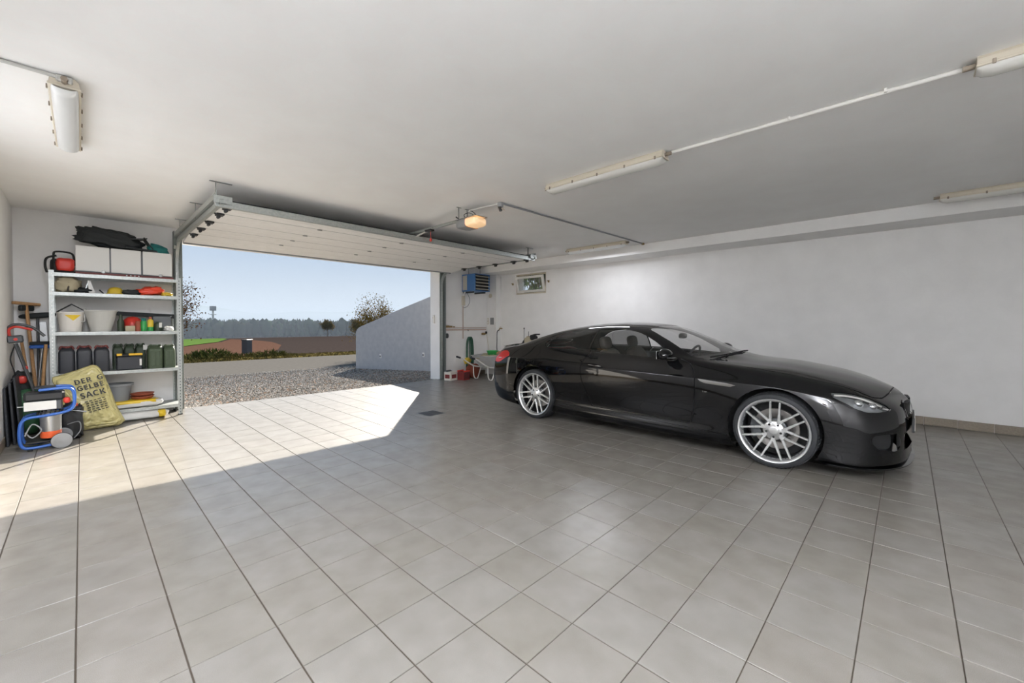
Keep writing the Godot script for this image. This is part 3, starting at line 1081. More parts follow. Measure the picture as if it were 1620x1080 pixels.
func fittings() -> void:
	var df := mat("lamp_diffuser", hex("c9cac6"), 0.25)
	df.emission_enabled = true
	df.emission = hex("f3f6ff")
	df.emission_energy_multiplier = 0.1
	mat("unlit_diffuser", hex("d3d2cb"), 0.25)
	mat("pale_grey", hex("bdbcb6"), 0.5)
	mat("clip_brown", hex("85796a"), 0.5)
	lamp_fixture(-1.38, -0.02, "tube light above the shelving corner, seen nearly end-on", LAMP)
	lamp_fixture(1.58, -0.02, "unseen tube light added for fill over the camera, next in the row from the shelving corner", LAMP)  # out-of-view fixture, added to bring more light in from the left
	lamp_fixture(4.54, -0.02, "unseen tube light added for fill behind the camera, last in the row along the side wall", LAMP)  # another unseen fixture, added to brighten the ceiling and walls
	lamp_fixture(0.74, 3.44, "beige tube light in the middle of the ceiling, above the car's flank", 0.0)
	lamp_fixture(3.72, 3.46, "tube light cut off by the picture edge at upper ceiling, on the white conduit", 0.0)
	lamp_fixture(-1.32, 6.60, "small far tube light beside the beam near the little window", 0.34 * LAMP)
	lamp_fixture(3.71, 6.70, "tube light beside the beam above the car's bonnet", 0.0)

	# unseen fill lamp on a stand, added behind the camera, bouncing off the ceiling
	var wl := thing("fill_light", "unseen tripod fill light added behind the camera, turned up against the ceiling", "fill light", Vector3(-0.1, 0, 4.5))
	for k in 3:
		var a := TAU * k / 3.0
		put("leg", S().tube([Vector3(0, 0.75, 0), Vector3(cos(a) * 0.3, 0.01, sin(a) * 0.3)], 0.012, 8), M.soft_black, wl)
	put("mast", S().tube([Vector3(0, 0.6, 0), Vector3(0, 1.75, 0)], 0.014, 8), M.soft_black, wl)
	var face := Basis.looking_at(Vector3(-0.2, 0.9, 0.15).normalized())
	put("head", S().box(Vector3(0, 1.8, 0), Vector3(0.34, 0.26, 0.06), 0.01, face), M.yellow_plastic, wl)
	put("lamp_glass", S().box(Vector3(0, 1.8, 0) - face.z * 0.032, Vector3(0.3, 0.22, 0.006), 0.001, face), M.lamp_diffuser, wl)
	var wa := AreaLight3D.new()
	wa.name = "fill_lamp"
	wa.area_size = Vector2(0.3, 0.22)
	wa.light_energy = FILL
	wa.light_color = hex("f3f6ff")
	wa.area_range = 30.0
	wa.area_attenuation = 2.0
	wa.shadow_enabled = true
	wa.transform = Transform3D(face, Vector3(0, 1.8, 0) - face.z * 0.04)
	wl.add_child(wa)

	# conduits on the ceiling
	var c := thing("cable_conduit", "short grey conduit from the wall to the tube light in the shelving corner", "conduit", Vector3(-0.3, CEIL, -0.11), 0.0, "ceiling conduits")
	put("pipe", S().tube([Vector3(-0.25, -0.012, -0.03), Vector3(0.24, -0.012, -0.03), Vector3(0.28, -0.02, -0.03)], 0.011, 8), M.pale_grey, c)
	put("elbow", S().box(Vector3(0.28, -0.02, -0.03), Vector3(0.07, 0.035, 0.05), 0.006), M.pale_grey, c)
	c = thing("cable_conduit", "long white conduit joining the middle tube light to the next one", "conduit", Vector3(3.50, CEIL, 2.85), 0.0, "ceiling conduits")
	put("pipe", S().tube([Vector3(-0.03, -0.014, -0.86), Vector3(0.0, -0.014, 0.83)], 0.014, 8), M.white_plastic, c)
	put("pipe_end", S().tube([Vector3(0.0, -0.012, 0.83), Vector3(-0.04, -0.03, 0.90)], 0.008, 6), M.aged_plastic, c)
	for z in [-0.5, 0.0, 0.5]:
		put("clip", S().box(Vector3(-0.015, -0.012, z), Vector3(0.04, 0.024, 0.016), 0.003), M.white_plastic, c)
	c = thing("cable_conduit", "grey conduit running from the ceiling socket across to the beam", "conduit", Vector3(5.2, CEIL, -0.02), 0.0, "ceiling conduits")
	put("pipe", S().tube([Vector3(-1.68, -0.012, -0.03), Vector3(1.77, -0.012, 0.06)], 0.012, 8), M.grey_plastic, c)
	put("elbow", S().box(Vector3(1.78, -0.016, 0.06), Vector3(0.05, 0.032, 0.04), 0.005), M.old_brass, c)
	c = thing("cable_conduit", "short white cable duct between the opener and the ceiling socket", "conduit", Vector3(3.49, CEIL, -0.33), 0.0, "ceiling conduits")
	put("pipe", S().tube([Vector3(-0.03, -0.01, -0.24), Vector3(0.02, -0.01, 0.22)], 0.01, 8), M.white_plastic, c)

	var so := thing("ceiling_socket", "round grey socket with a plug hanging from the ceiling by the opener", "socket", Vector3(3.52, CEIL, -0.07))
	put("box", S().lathe([Vector2(0.0, -0.05), Vector2(0.032, -0.05), Vector2(0.036, -0.04), Vector2(0.036, 0.0)], 16), M.grey_plastic, so)
	put("plug", S().lathe([Vector2(0, -0.06), Vector2(0.018, -0.055), Vector2(0.022, -0.01), Vector2(0.022, 0.0)], 12, Transform3D(Basis(Vector3(0.3, 0, 1).normalized(), 0.5), Vector3(-0.012, -0.048, 0))), M.black_plastic, so)
	put("lid", S().box(Vector3(0.02, -0.07, 0.02), Vector3(0.05, 0.006, 0.05), 0.001, Basis(Vector3.RIGHT, 0.7)), M.aged_plastic, so)

	# floor drain
	var dr := thing("floor_drain", "square dark grating of the floor drain sunk in the tiles", "drain", Vector3(3.575, 0, -1.575))
	put("frame", S().span(Vector3(-0.15, -0.003, -0.152), Vector3(0.15, 0.0012, -0.14)).span(Vector3(-0.15, -0.003, 0.14), Vector3(0.15, 0.0012, 0.152)).span(Vector3(-0.15, -0.003, -0.14), Vector3(-0.138, 0.0012, 0.14)).span(Vector3(0.138, -0.003, -0.14), Vector3(0.15, 0.0012, 0.14)), M.dark_steel, dr)
	put("sump", S().span(Vector3(-0.14, -0.003, -0.14), Vector3(0.14, 0.0004, 0.14)), M.soft_black, dr)
	for k in 9:
		put("slat", S().span(Vector3(-0.138, 0.0002, -0.132 + k * 0.031), Vector3(0.138, 0.0016, -0.116 + k * 0.031)), M.dark_steel, dr)
	put("slat", S().span(Vector3(-0.008, 0.0002, -0.138), Vector3(0.008, 0.0018, 0.138)), M.dark_steel, dr)


# the coupe's half shell: columns run from the tail round the flank to the nose, each with twelve points (out from the middle, up, along) from sill to roof
const SHELL := [
	[0.0, 0.22, -1.2, 0.0, 0.2, -1.3, 0.0, 0.28, -1.335, 0.0, 0.4, -1.35, 0.0, 0.56, -1.355, 0.0, 0.74, -1.335, 0.0, 0.84, -1.31, 0.0, 0.962, -1.285, 0.0, 0.963, -1.284, 0.0, 0.963, -1.283, 0.0, 0.964, -1.282, 0.0, 0.964, -1.281],
	[0.45, 0.22, -1.16, 0.47, 0.2, -1.27, 0.48, 0.28, -1.305, 0.48, 0.4, -1.32, 0.48, 0.56, -1.325, 0.48, 0.74, -1.305, 0.48, 0.84, -1.275, 0.46, 0.95, -1.235, 0.35, 0.962, -1.215, 0.24, 0.97, -1.205, 0.12, 0.975, -1.2, 0.0, 0.977, -1.2],
	[0.7, 0.22, -1.02, 0.75, 0.2, -1.13, 0.78, 0.28, -1.17, 0.79, 0.4, -1.19, 0.8, 0.56, -1.195, 0.79, 0.75, -1.18, 0.77, 0.84, -1.14, 0.68, 0.932, -1.08, 0.53, 0.955, -1.06, 0.36, 0.97, -1.055, 0.18, 0.983, -1.05, 0.0, 0.988, -1.05],
	[0.78, 0.19, -0.86, 0.865, 0.18, -0.92, 0.895, 0.27, -0.93, 0.905, 0.4, -0.935, 0.915, 0.56, -0.94, 0.905, 0.785, -0.93, 0.88, 0.845, -0.915, 0.735, 0.955, -0.88, 0.57, 0.985, -0.87, 0.38, 1.005, -0.865, 0.19, 1.018, -0.86, 0.0, 1.022, -0.86],
	[0.8, 0.17, -0.62, 0.885, 0.15, -0.62, 0.92, 0.25, -0.62, 0.93, 0.4, -0.62, 0.942, 0.57, -0.62, 0.935, 0.8, -0.62, 0.91, 0.85, -0.62, 0.775, 0.975, -0.62, 0.63, 1.04, -0.62, 0.47, 1.085, -0.62, 0.25, 1.107, -0.62, 0.0, 1.113, -0.62],
	[0.8, 0.16, -0.27, 0.885, 0.14, -0.27, 0.925, 0.23, -0.27, 0.935, 0.38, -0.27, 0.947, 0.57, -0.27, 0.938, 0.795, -0.27, 0.915, 0.845, -0.27, 0.815, 0.985, -0.27, 0.7, 1.08, -0.27, 0.53, 1.165, -0.27, 0.28, 1.205, -0.27, 0.0, 1.218, -0.27],
	[0.79, 0.15, 0.1, 0.88, 0.135, 0.1, 0.92, 0.21, 0.1, 0.91, 0.34, 0.1, 0.937, 0.56, 0.1, 0.933, 0.785, 0.1, 0.912, 0.83, 0.1, 0.845, 0.978, 0.1, 0.757, 1.09, 0.1, 0.585, 1.218, 0.1, 0.31, 1.27, 0.1, 0.0, 1.285, 0.1],
	[0.78, 0.15, 0.5, 0.875, 0.13, 0.5, 0.915, 0.2, 0.5, 0.897, 0.32, 0.5, 0.928, 0.55, 0.5, 0.929, 0.77, 0.5, 0.91, 0.815, 0.5, 0.86, 0.967, 0.5, 0.777, 1.09, 0.5, 0.61, 1.243, 0.5, 0.33, 1.312, 0.5, 0.0, 1.328, 0.5],
	[0.78, 0.15, 0.9, 0.875, 0.13, 0.9, 0.915, 0.2, 0.9, 0.895, 0.315, 0.9, 0.925, 0.54, 0.9, 0.928, 0.76, 0.9, 0.91, 0.805, 0.9, 0.863, 0.957, 0.9, 0.782, 1.08, 0.9, 0.615, 1.243, 0.9, 0.33, 1.317, 0.9, 0.0, 1.334, 0.9],
	[0.78, 0.15, 1.3, 0.875, 0.13, 1.3, 0.915, 0.2, 1.3, 0.895, 0.315, 1.3, 0.924, 0.53, 1.3, 0.927, 0.75, 1.3, 0.91, 0.795, 1.3, 0.862, 0.943, 1.3, 0.785, 1.045, 1.3, 0.63, 1.19, 1.3, 0.33, 1.272, 1.3, 0.0, 1.29, 1.3],
	[0.78, 0.15, 1.65, 0.875, 0.13, 1.65, 0.915, 0.2, 1.65, 0.897, 0.32, 1.65, 0.924, 0.53, 1.65, 0.926, 0.742, 1.65, 0.91, 0.785, 1.65, 0.855, 0.927, 1.65, 0.775, 0.99, 1.65, 0.655, 1.075, 1.65, 0.35, 1.142, 1.65, 0.0, 1.16, 1.65],
	[0.78, 0.15, 1.95, 0.88, 0.13, 1.95, 0.917, 0.2, 1.95, 0.905, 0.33, 1.95, 0.926, 0.53, 1.95, 0.925, 0.735, 1.95, 0.908, 0.775, 1.95, 0.84, 0.897, 1.95, 0.73, 0.937, 1.95, 0.58, 0.96, 1.95, 0.33, 1.017, 1.95, 0.0, 1.037, 1.95],
	[0.79, 0.15, 2.25, 0.885, 0.13, 2.25, 0.925, 0.21, 2.25, 0.925, 0.36, 2.25, 0.934, 0.54, 2.25, 0.926, 0.728, 2.25, 0.907, 0.768, 2.25, 0.815, 0.877, 2.25, 0.67, 0.909, 2.25, 0.5, 0.925, 2.25, 0.27, 0.942, 2.25, 0.0, 0.947, 2.25],
	[0.8, 0.16, 2.6, 0.885, 0.14, 2.6, 0.925, 0.22, 2.6, 0.932, 0.38, 2.6, 0.938, 0.55, 2.6, 0.922, 0.712, 2.6, 0.9, 0.752, 2.6, 0.782, 0.84, 2.6, 0.635, 0.88, 2.6, 0.47, 0.897, 2.6, 0.25, 0.914, 2.6, 0.0, 0.918, 2.6],
	[0.8, 0.16, 2.93, 0.88, 0.14, 2.93, 0.905, 0.21, 2.93, 0.912, 0.36, 2.93, 0.912, 0.52, 2.93, 0.89, 0.665, 2.93, 0.862, 0.71, 2.93, 0.735, 0.782, 2.95, 0.58, 0.822, 2.95, 0.42, 0.842, 2.95, 0.22, 0.858, 2.95, 0.0, 0.862, 2.95],
	[0.77, 0.165, 3.08, 0.86, 0.135, 3.12, 0.868, 0.2, 3.13, 0.868, 0.34, 3.13, 0.865, 0.5, 3.12, 0.84, 0.63, 3.1, 0.81, 0.675, 3.09, 0.675, 0.737, 3.12, 0.52, 0.77, 3.14, 0.38, 0.789, 3.15, 0.2, 0.802, 3.16, 0.0, 0.807, 3.16],
	[0.7, 0.165, 3.2, 0.77, 0.135, 3.28, 0.775, 0.2, 3.29, 0.775, 0.33, 3.29, 0.77, 0.48, 3.285, 0.75, 0.59, 3.26, 0.72, 0.64, 3.24, 0.58, 0.692, 3.24, 0.45, 0.72, 3.26, 0.32, 0.737, 3.28, 0.17, 0.75, 3.295, 0.0, 0.755, 3.3],
	[0.43, 0.165, 3.36, 0.47, 0.135, 3.445, 0.475, 0.2, 3.455, 0.475, 0.33, 3.455, 0.475, 0.47, 3.45, 0.47, 0.57, 3.43, 0.455, 0.625, 3.4, 0.39, 0.672, 3.355, 0.29, 0.69, 3.365, 0.2, 0.7, 3.38, 0.1, 0.708, 3.39, 0.0, 0.71, 3.395],
	[0.0, 0.165, 3.41, 0.0, 0.135, 3.5, 0.0, 0.2, 3.51, 0.0, 0.33, 3.51, 0.0, 0.46, 3.51, 0.0, 0.56, 3.505, 0.0, 0.62, 3.485, 0.0, 0.668, 3.445, 0.0, 0.669, 3.444, 0.0, 0.67, 3.443, 0.0, 0.671, 3.442, 0.0, 0.672, 3.441],
]


func spline(p: Array, t: float):
	var n := p.size()
	var k := mini(int(t), n - 2)
	var s := t - k
	var p0 = p[maxi(k - 1, 0)]
	var p1 = p[k]
	var p2 = p[k + 1]
	var p3 = p[mini(k + 2, n - 1)]
	return 0.5 * (2.0 * p1 + (p2 - p0) * s + (2.0 * p0 - 5.0 * p1 + 4.0 * p2 - p3) * s * s + (3.0 * p1 - p0 - 3.0 * p2 + p3) * s * s * s)


# distance from an outline, less than nothing inside it
func off(poly: PackedVector2Array, p: Vector2) -> float:
	var best := 1e9
	var inside := false
	var n := poly.size()
	var b := poly[n - 1]
	for k in n:
		var a := poly[k]
		var ab := b - a
		var t := clampf((p - a).dot(ab) / maxf(ab.length_squared(), 1e-12), 0.0, 1.0)
		best = minf(best, (a + ab * t - p).length_squared())
		if (a.y > p.y) != (b.y > p.y) and p.x < (b.x - a.x) * (p.y - a.y) / (b.y - a.y) + a.x:
			inside = not inside
		b = a
	return -sqrt(best) if inside else sqrt(best)


class Pelt:
	var v := PackedVector3Array()
	var n := PackedVector3Array()

	func add(a: Vector3, b: Vector3, c: Vector3, na: Vector3, nb: Vector3, nc: Vector3) -> void:
		if (b - a).cross(c - a).length_squared() < 1e-16:
			return
		v.append(a); v.append(b); v.append(c)
		n.append(na); n.append(nb); n.append(nc)


# splits a skin where the measure passes level: [below, above]
func cleave(s: Pelt, measure: Callable, level: float, keep: Callable) -> Array:
	var low := Pelt.new()
	var high := Pelt.new()
	for k in range(0, s.v.size(), 3):
		var mid := (s.v[k] + s.v[k + 1] + s.v[k + 2]) / 3.0
		if not keep.call(mid):
			high.add(s.v[k], s.v[k + 1], s.v[k + 2], s.n[k], s.n[k + 1], s.n[k + 2])
			continue
		var g := [measure.call(s.v[k]) - level, measure.call(s.v[k + 1]) - level, measure.call(s.v[k + 2]) - level]
		var under := int(g[0] < 0) + int(g[1] < 0) + int(g[2] < 0)
		if under == 0 or under == 3:
			(high if under == 0 else low).add(s.v[k], s.v[k + 1], s.v[k + 2], s.n[k], s.n[k + 1], s.n[k + 2])
			continue
		# turn so that the lone corner comes first
		var lone := 0
		for e in 3:
			var others := int(g[(e + 1) % 3] < 0) + int(g[(e + 2) % 3] < 0)
			if (g[e] < 0 and others == 0) or (g[e] >= 0 and others == 2):
				lone = e
		var i0 := k + lone
		var i1 := k + (lone + 1) % 3
		var i2 := k + (lone + 2) % 3
		var g0: float = g[lone]
		var t1: float = g0 / (g0 - g[(lone + 1) % 3])
		var t2: float = g0 / (g0 - g[(lone + 2) % 3])
		var m1 := s.v[i0].lerp(s.v[i1], t1)
		var m2 := s.v[i0].lerp(s.v[i2], t2)
		var q1 := s.n[i0].lerp(s.n[i1], t1).normalized()
		var q2 := s.n[i0].lerp(s.n[i2], t2).normalized()
		var one := low if g0 < 0 else high
		var two := high if g0 < 0 else low
		one.add(s.v[i0], m1, m2, s.n[i0], q1, q2)
		two.add(m1, s.v[i1], s.v[i2], q1, s.n[i1], s.n[i2])
		two.add(m1, s.v[i2], m2, q1, s.n[i2], q2)
	return [low, high]


func outline(flat: Array) -> PackedVector2Array:
	var p := PackedVector2Array()
	for k in range(0, flat.size(), 2):
		p.append(Vector2(flat[k], flat[k + 1]))
	return p


# cuts an outline out of a skin with a rim of given width: [inside, rim, rest]; axes picks the plane it is drawn in
func stamp(s: Pelt, poly: PackedVector2Array, axes: String, rim0: float, rim1: float, keep: Callable) -> Array:
	var lo := poly[0]
	var hi := poly[0]
	for p in poly:
		lo = lo.min(p)
		hi = hi.max(p)
	var grow := 0.14 + rim1
	var flat := func(p: Vector3) -> Vector2:
		return Vector2(p.z, p.y) if axes == "zy" else (Vector2(p.x, p.z) if axes == "wz" else Vector2(p.x, p.y))
	var near := func(p: Vector3) -> bool:
		var q: Vector2 = flat.call(p)
		return q.x > lo.x - grow and q.y > lo.y - grow and q.x < hi.x + grow and q.y < hi.y + grow and keep.call(p)
	var far := func(p: Vector3) -> float: return off(poly, flat.call(p))
	var a := cleave(s, far, rim0, near)
	if rim1 <= rim0:
		return [a[0], Pelt.new(), a[1]]
	var b := cleave(a[1], far, rim1, near)
	return [a[0], b[0], b[1]]


# a skin as a shape: out from the middle becomes minus x on the near side; push moves it along its normals
func dressed(s: Pelt, side: float, mid: Vector3, push := 0.0) -> Shape:
	var o := S()
	for k in range(0, s.v.size(), 3):
		var p := []
		var q := []
		for e in 3:
			var a := s.v[k + e] + s.n[k + e] * push
			p.append(Vector3(-a.x * side, a.y, a.z) - mid)
			q.append(Vector3(-s.n[k + e].x * side, s.n[k + e].y, s.n[k + e].z))
		if (p[1] - p[0]).cross(p[2] - p[0]).dot(q[0] + q[1] + q[2]) < 0.0:
			o.trin(p[0], p[2], p[1], q[0], q[2], q[1])
		else:
			o.trin(p[0], p[1], p[2], q[0], q[1], q[2])
	return o


func both(s: Pelt, mid: Vector3, push := 0.0) -> Shape:
	var a := dressed(s, 1.0, mid, push)
	var b := dressed(s, -1.0, mid, push)
	a.v.append_array(b.v)
	a.n.append_array(b.n)
	return a


func coupe() -> void:
	var paint := mat("black_paint", hex("07080a"), 0.5)
	paint.clearcoat_enabled = true
	paint.clearcoat = 0.85
	paint.clearcoat_roughness = 0.02
	paint.metallic_specular = 0.05
	mat("gloss_black", hex("0d0e0f"), 0.12)
	pane("side_glass", hex("46524d"), 0.12)
	pane("privacy_glass", hex("101413"), 0.72)
	pane("screen_glass", hex("38413d"), 0.12)
	pane("clear_lens", hex("c8d0d0"), 0.10)
	var red := pane("tail_lens", hex("d6262a"), 0.75, 0.06)
	red.albedo_color = Color(0.80, 0.09, 0.08, 0.8)
	mat("tyre_rubber", hex("25272a"), 0.72)
	mat("polished", hex("dcdddd"), 0.3, 0.8)
	mat("brushed", hex("a9abac"), 0.34, 0.9)
	mat("canister_dark", hex("1a1b1d"), 0.5)
	mat("disc_iron", hex("9a9692"), 0.4, 0.75)
	mat("leather", hex("3a342f"), 0.6)
	mat("dash", hex("26272a"), 0.65)
	mat("headlining", hex("8f8a82"), 0.85)

	var origin := Vector3(5.29, 0, 1.15)
	var mid := Vector3(0, 0, 1.15)
	var car := thing("coupe", "glossy black two-door coupe on large silver multi-spoke wheels", "car", origin)

	# the half shell as a fine sheet
	var nc := 8
	var nr := 6
	var cols := []
	for k in SHELL.size():
		var line := []
		for r in 12:
			line.append(Vector3(SHELL[k][r * 3], SHELL[k][r * 3 + 1], SHELL[k][r * 3 + 2]))
		cols.append(line)
	var fine := []
	for i in (SHELL.size() - 1) * nc + 1:
		var coarse := []
		for r in 12:
			var through := []
			for k in SHELL.size():
				through.append(cols[k][r])
			coarse.append(spline(through, float(i) / nc))
		var line := []
		for j in 11 * nr + 1:
			var p: Vector3 = spline(coarse, float(j) / nr)
			p.x = maxf(p.x, 0.0)
			line.append(p)
		fine.append(line)
	var na := fine.size()
	var nb: int = fine[0].size()
	var norm := []
	for i in na:
		var line := []
		for j in nb:
			var i2 := clampi(i, 1, na - 2)
			var du: Vector3 = fine[mini(i + 1, na - 1)][j] - fine[maxi(i - 1, 0)][j]
			var dv: Vector3 = fine[i][mini(j + 1, nb - 1)] - fine[i][maxi(j - 1, 0)]
			if dv.length() < 0.004 or du.length() < 0.004:
				dv = fine[i2][mini(j + 1, nb - 1)] - fine[i2][maxi(j - 1, 0)]
				du = fine[i2 + 1][j] - fine[i2 - 1][j]
			var k := dv.cross(du).normalized()
			if i == 0 or i == na - 1 or j == nb - 1:
				k.x = 0.0
				k = k.normalized()
			line.append(k)
		norm.append(line)
	var skin := Pelt.new()
	for i in na - 1:
		for j in nb - 1:
			skin.add(fine[i][j], fine[i + 1][j], fine[i + 1][j + 1], norm[i][j], norm[i + 1][j], norm[i + 1][j + 1])
			skin.add(fine[i][j], fine[i + 1][j + 1], fine[i][j + 1], norm[i][j], norm[i + 1][j + 1], norm[i][j + 1])
	# normals must look outwards
	if skin.n[skin.v.size() / 2].dot(skin.v[skin.v.size() / 2] - Vector3(0, 0.6, skin.v[skin.v.size() / 2].z)) < 0.0:
		for k in skin.n.size():
			skin.n[k] = -skin.n[k]

	var zr := -0.27
	var zf := 2.595
	var hub := 0.34
	var yes := func(_p: Vector3) -> bool: return true
	# wheel arches
	for z in [zr, zf]:
		var c := cleave(skin, func(p: Vector3) -> float: return Vector2(p.z - z, p.y - hub - 0.012).length(), 0.376, func(p: Vector3) -> bool: return p.x > 0.5 and p.y < 0.85 and absf(p.z - z) < 0.5)
		skin = c[1]
		var lip := cleave(skin, func(p: Vector3) -> float: return Vector2(p.z - z, p.y - hub - 0.012).length(), 0.392, func(p: Vector3) -> bool: return p.x > 0.5 and p.y < 0.85 and absf(p.z - z) < 0.5)
		skin = lip[1]
		for side: float in [1.0, -1.0]:
			put("arch_lip", dressed(lip[0], side, mid, 0.004), paint, car)
	# side windows
	var dlo := outline([-0.19, 1.055, -0.15, 1.0, -0.06, 0.985, 0.31, 0.977, 0.62, 0.971, 1.02, 0.959, 1.375, 0.939, 1.6, 0.925, 1.66, 0.925, 1.6, 0.975, 1.517, 1.03, 1.4, 1.105, 1.276, 1.165, 1.16, 1.207, 1.039, 1.232, 0.9, 1.244, 0.77, 1.247, 0.466, 1.234, 0.28, 1.222, 0.118, 1.205, 0.03, 1.183, -0.05, 1.15, -0.13, 1.105])
	var side_only := func(p: Vector3) -> bool: return p.x > 0.4 and p.y > 0.88
	var w := stamp(skin, dlo, "zy", 0.0, 0.016, side_only)
	skin = w[2]
	var halves := cleave(w[0], func(p: Vector3) -> float: return p.z, 0.575, yes)
	var post := cleave(halves[1], func(p: Vector3) -> float: return p.z, 0.60, yes)
	for side: float in [1.0, -1.0]:
		put("window_trim", dressed(w[1], side, mid, 0.002), M.gloss_black, car)
		put("window_post", dressed(post[0], side, mid, -0.001), M.gloss_black, car)
		put("rear_side_window", dressed(halves[0], side, mid, -0.003), M.privacy_glass, car)
		put("door_window", dressed(post[1], side, mid, -0.003), M.side_glass, car)
	# screens
	var front := outline([-0.3, 1.2, 0.0, 1.255, 0.3, 1.245, 0.45, 1.225, 0.52, 1.235, 0.61, 1.42, 0.69, 1.64, 0.735, 1.80, 0.735, 1.86, 0.66, 1.945, 0.5, 2.02, 0.26, 2.095, 0.0, 2.125, -0.3, 2.15])
	var up_only := func(p: Vector3) -> bool: return p.y > 0.9
	w = stamp(skin, front, "wz", 0.0, 0.018, up_only)
	skin = w[2]
	put("windscreen", both(w[0], mid, -0.003), M.screen_glass, car)
	put("windscreen_seal", both(w[1], mid, -0.001), M.gloss_black, car)
	var back := outline([-0.3, 0.06, 0.0, 0.05, 0.35, 0.02, 0.47, -0.06, 0.53, -0.3, 0.53, -0.56, 0.44, -0.66, 0.0, -0.71, -0.3, -0.71])
	w = stamp(skin, back, "wz", 0.0, 0.014, up_only)
	skin = w[2]
	put("rear_window", both(w[0], mid, -0.003), M.privacy_glass, car)
	put("rear_window_seal", both(w[1], mid, -0.001), M.gloss_black, car)
	# lamps
	var head := outline([2.99, 0.722, 3.02, 0.69, 3.09, 0.655, 3.16, 0.612, 3.237, 0.582, 3.304, 0.578, 3.353, 0.584, 3.37, 0.594, 3.345, 0.618, 3.301, 0.642, 3.221, 0.681, 3.141, 0.708, 3.06, 0.722])
	w = stamp(skin, head, "zy", 0.0, 0.006, func(p: Vector3) -> bool: return p.x > 0.45)
	skin = w[2]
	mat("lamp_inner", hex("8d9092"), 0.35, 0.6)
	for side: float in [1.0, -1.0]:
		var hl := put("headlight", dressed(w[0], side, mid, 0.0), M.clear_lens, car)
		put("reflector", dressed(w[0], side, mid, -0.05), M.lamp_inner, hl)
		put("bezel", dressed(w[1], side, mid, -0.004), M.gloss_black, hl)
		for e in [[0.72, 0.635, 3.20, 0.034], [0.655, 0.615, 3.285, 0.03]]:
			var ctr := Vector3(-e[0] * side, e[1], e[2]) - mid
			var out := Vector3(-0.62 * side, 0.1, 0.78).normalized()
			var tilt := Transform3D(Basis(out.cross(Vector3.UP).normalized(), out, out.cross(Vector3.UP).normalized().cross(out)), ctr - out * 0.02)
			put("projector", S().lathe([Vector2(e[3], -0.02), Vector2(e[3], 0.004), Vector2(e[3] * 0.86, 0.008), Vector2(e[3] * 0.8, 0.002), Vector2(e[3] * 0.5, 0.014), Vector2(0.0, 0.018)], 18, tilt), M.chrome, hl)
		var brow := S()
		var line := []
		for e in [[0.80, 0.705, 3.03], [0.735, 0.70, 3.11], [0.67, 0.68, 3.19], [0.62, 0.65, 3.26], [0.585, 0.618, 3.325]]:
			line.append(Vector3(-(e[0] - 0.01) * side, e[1] - 0.006, e[2] - 0.008) - mid)
		brow.tube(smooth(line, 4), 0.009, 6)
		put("light_strip", brow, M.white_plastic, hl)
	var tail := outline([-1.5, 0.80, -1.03, 0.735, -0.93, 0.76, -0.80, 0.83, -0.765, 0.848, -0.80, 0.885, -0.88, 0.912, -0.96, 0.912, -1.02, 0.895, -1.5, 0.90])
	w = stamp(skin, tail, "zy", 0.0, 0.004, func(p: Vector3) -> bool: return p.x > 0.56 and p.z < -0.7)
	skin = w[2]
	mat("tail_inner", hex("8a1b18"), 0.35)
	for side: float in [1.0, -1.0]:
		var tl := put("tail_light", dressed(w[0], side, mid, 0.001), M.tail_lens, car)
		put("lamp_body", dressed(w[0], side, mid, -0.02), M.tail_inner, tl)
		put("bezel", dressed(w[1], side, mid, -0.003), M.gloss_black, tl)
		put("light_strip", S().tube(smooth([Vector3(-0.905 * side, 0.818, -0.84) - mid, Vector3(-0.895 * side, 0.81, -0.95) - mid, Vector3(-0.845 * side, 0.805, -1.08) - mid], 4), 0.006, 6), M.white_plastic, tl)
	# grille and air intakes in the nose
	var kidney := outline([0.035, 0.635, 0.2, 0.638, 0.31, 0.62, 0.345, 0.575, 0.33, 0.505, 0.27, 0.475, 0.06, 0.475, 0.03, 0.50])
	w = stamp(skin, kidney, "wy", -0.012, 0.0, func(p: Vector3) -> bool: return p.z > 3.3)
	skin = w[2]
	for side: float in [1.0, -1.0]:
		var g := put("grille", dressed(w[0], side, mid, -0.03), M.soft_black, car)
		put("grille_frame", dressed(w[1], side, mid, 0.006), M.gloss_black, g)
		for k in 7:
			var x := 0.065 + k * 0.038
			put("slat", S().span(Vector3(-x * side - 0.004, 0.485, 3.47 - 0.2 * x * x - mid.z), Vector3(-x * side + 0.004, 0.628, 3.495 - 0.2 * x * x - mid.z)), M.gloss_black, g)
	var scoop := outline([0.56, 0.40, 0.70, 0.405, 0.79, 0.395, 0.80, 0.34, 0.76, 0.285, 0.60, 0.255, 0.54, 0.27, 0.53, 0.34])
	w = stamp(skin, scoop, "wy", 0.0, 0.008, func(p: Vector3) -> bool: return p.z > 3.1)
	skin = w[2]
	for side: float in [1.0, -1.0]:
		var sc := put("air_intake", dressed(w[0], side, mid, -0.06), M.soft_black, car)
		put("intake_rim", dressed(w[1], side, mid, 0.003), M.gloss_black, sc)
	var mouth := outline([-0.3, 0.40, 0.46, 0.385, 0.44, 0.25, -0.3, 0.235])
	w = stamp(skin, mouth, "wy", 0.0, 0.006, func(p: Vector3) -> bool: return p.z > 3.3)
	skin = w[2]
	put("lower_intake", both(w[0], mid, -0.05), M.soft_black, car)
	put("intake_bezel", both(w[1], mid, 0.002), M.gloss_black, car)
	# side skirt, door, bonnet with their shut lines
	var skirt := outline([0.0, 0.02, 0.10, 0.262, 0.25, 0.26, 1.2, 0.257, 2.0, 0.24, 2.26, 0.232, 2.30, 0.02])
	w = stamp(skin, skirt, "zy", -0.0025, 0.0025, func(p: Vector3) -> bool: return p.x > 0.6)
	skin = w[2]
	var gap := w[1] as Pelt
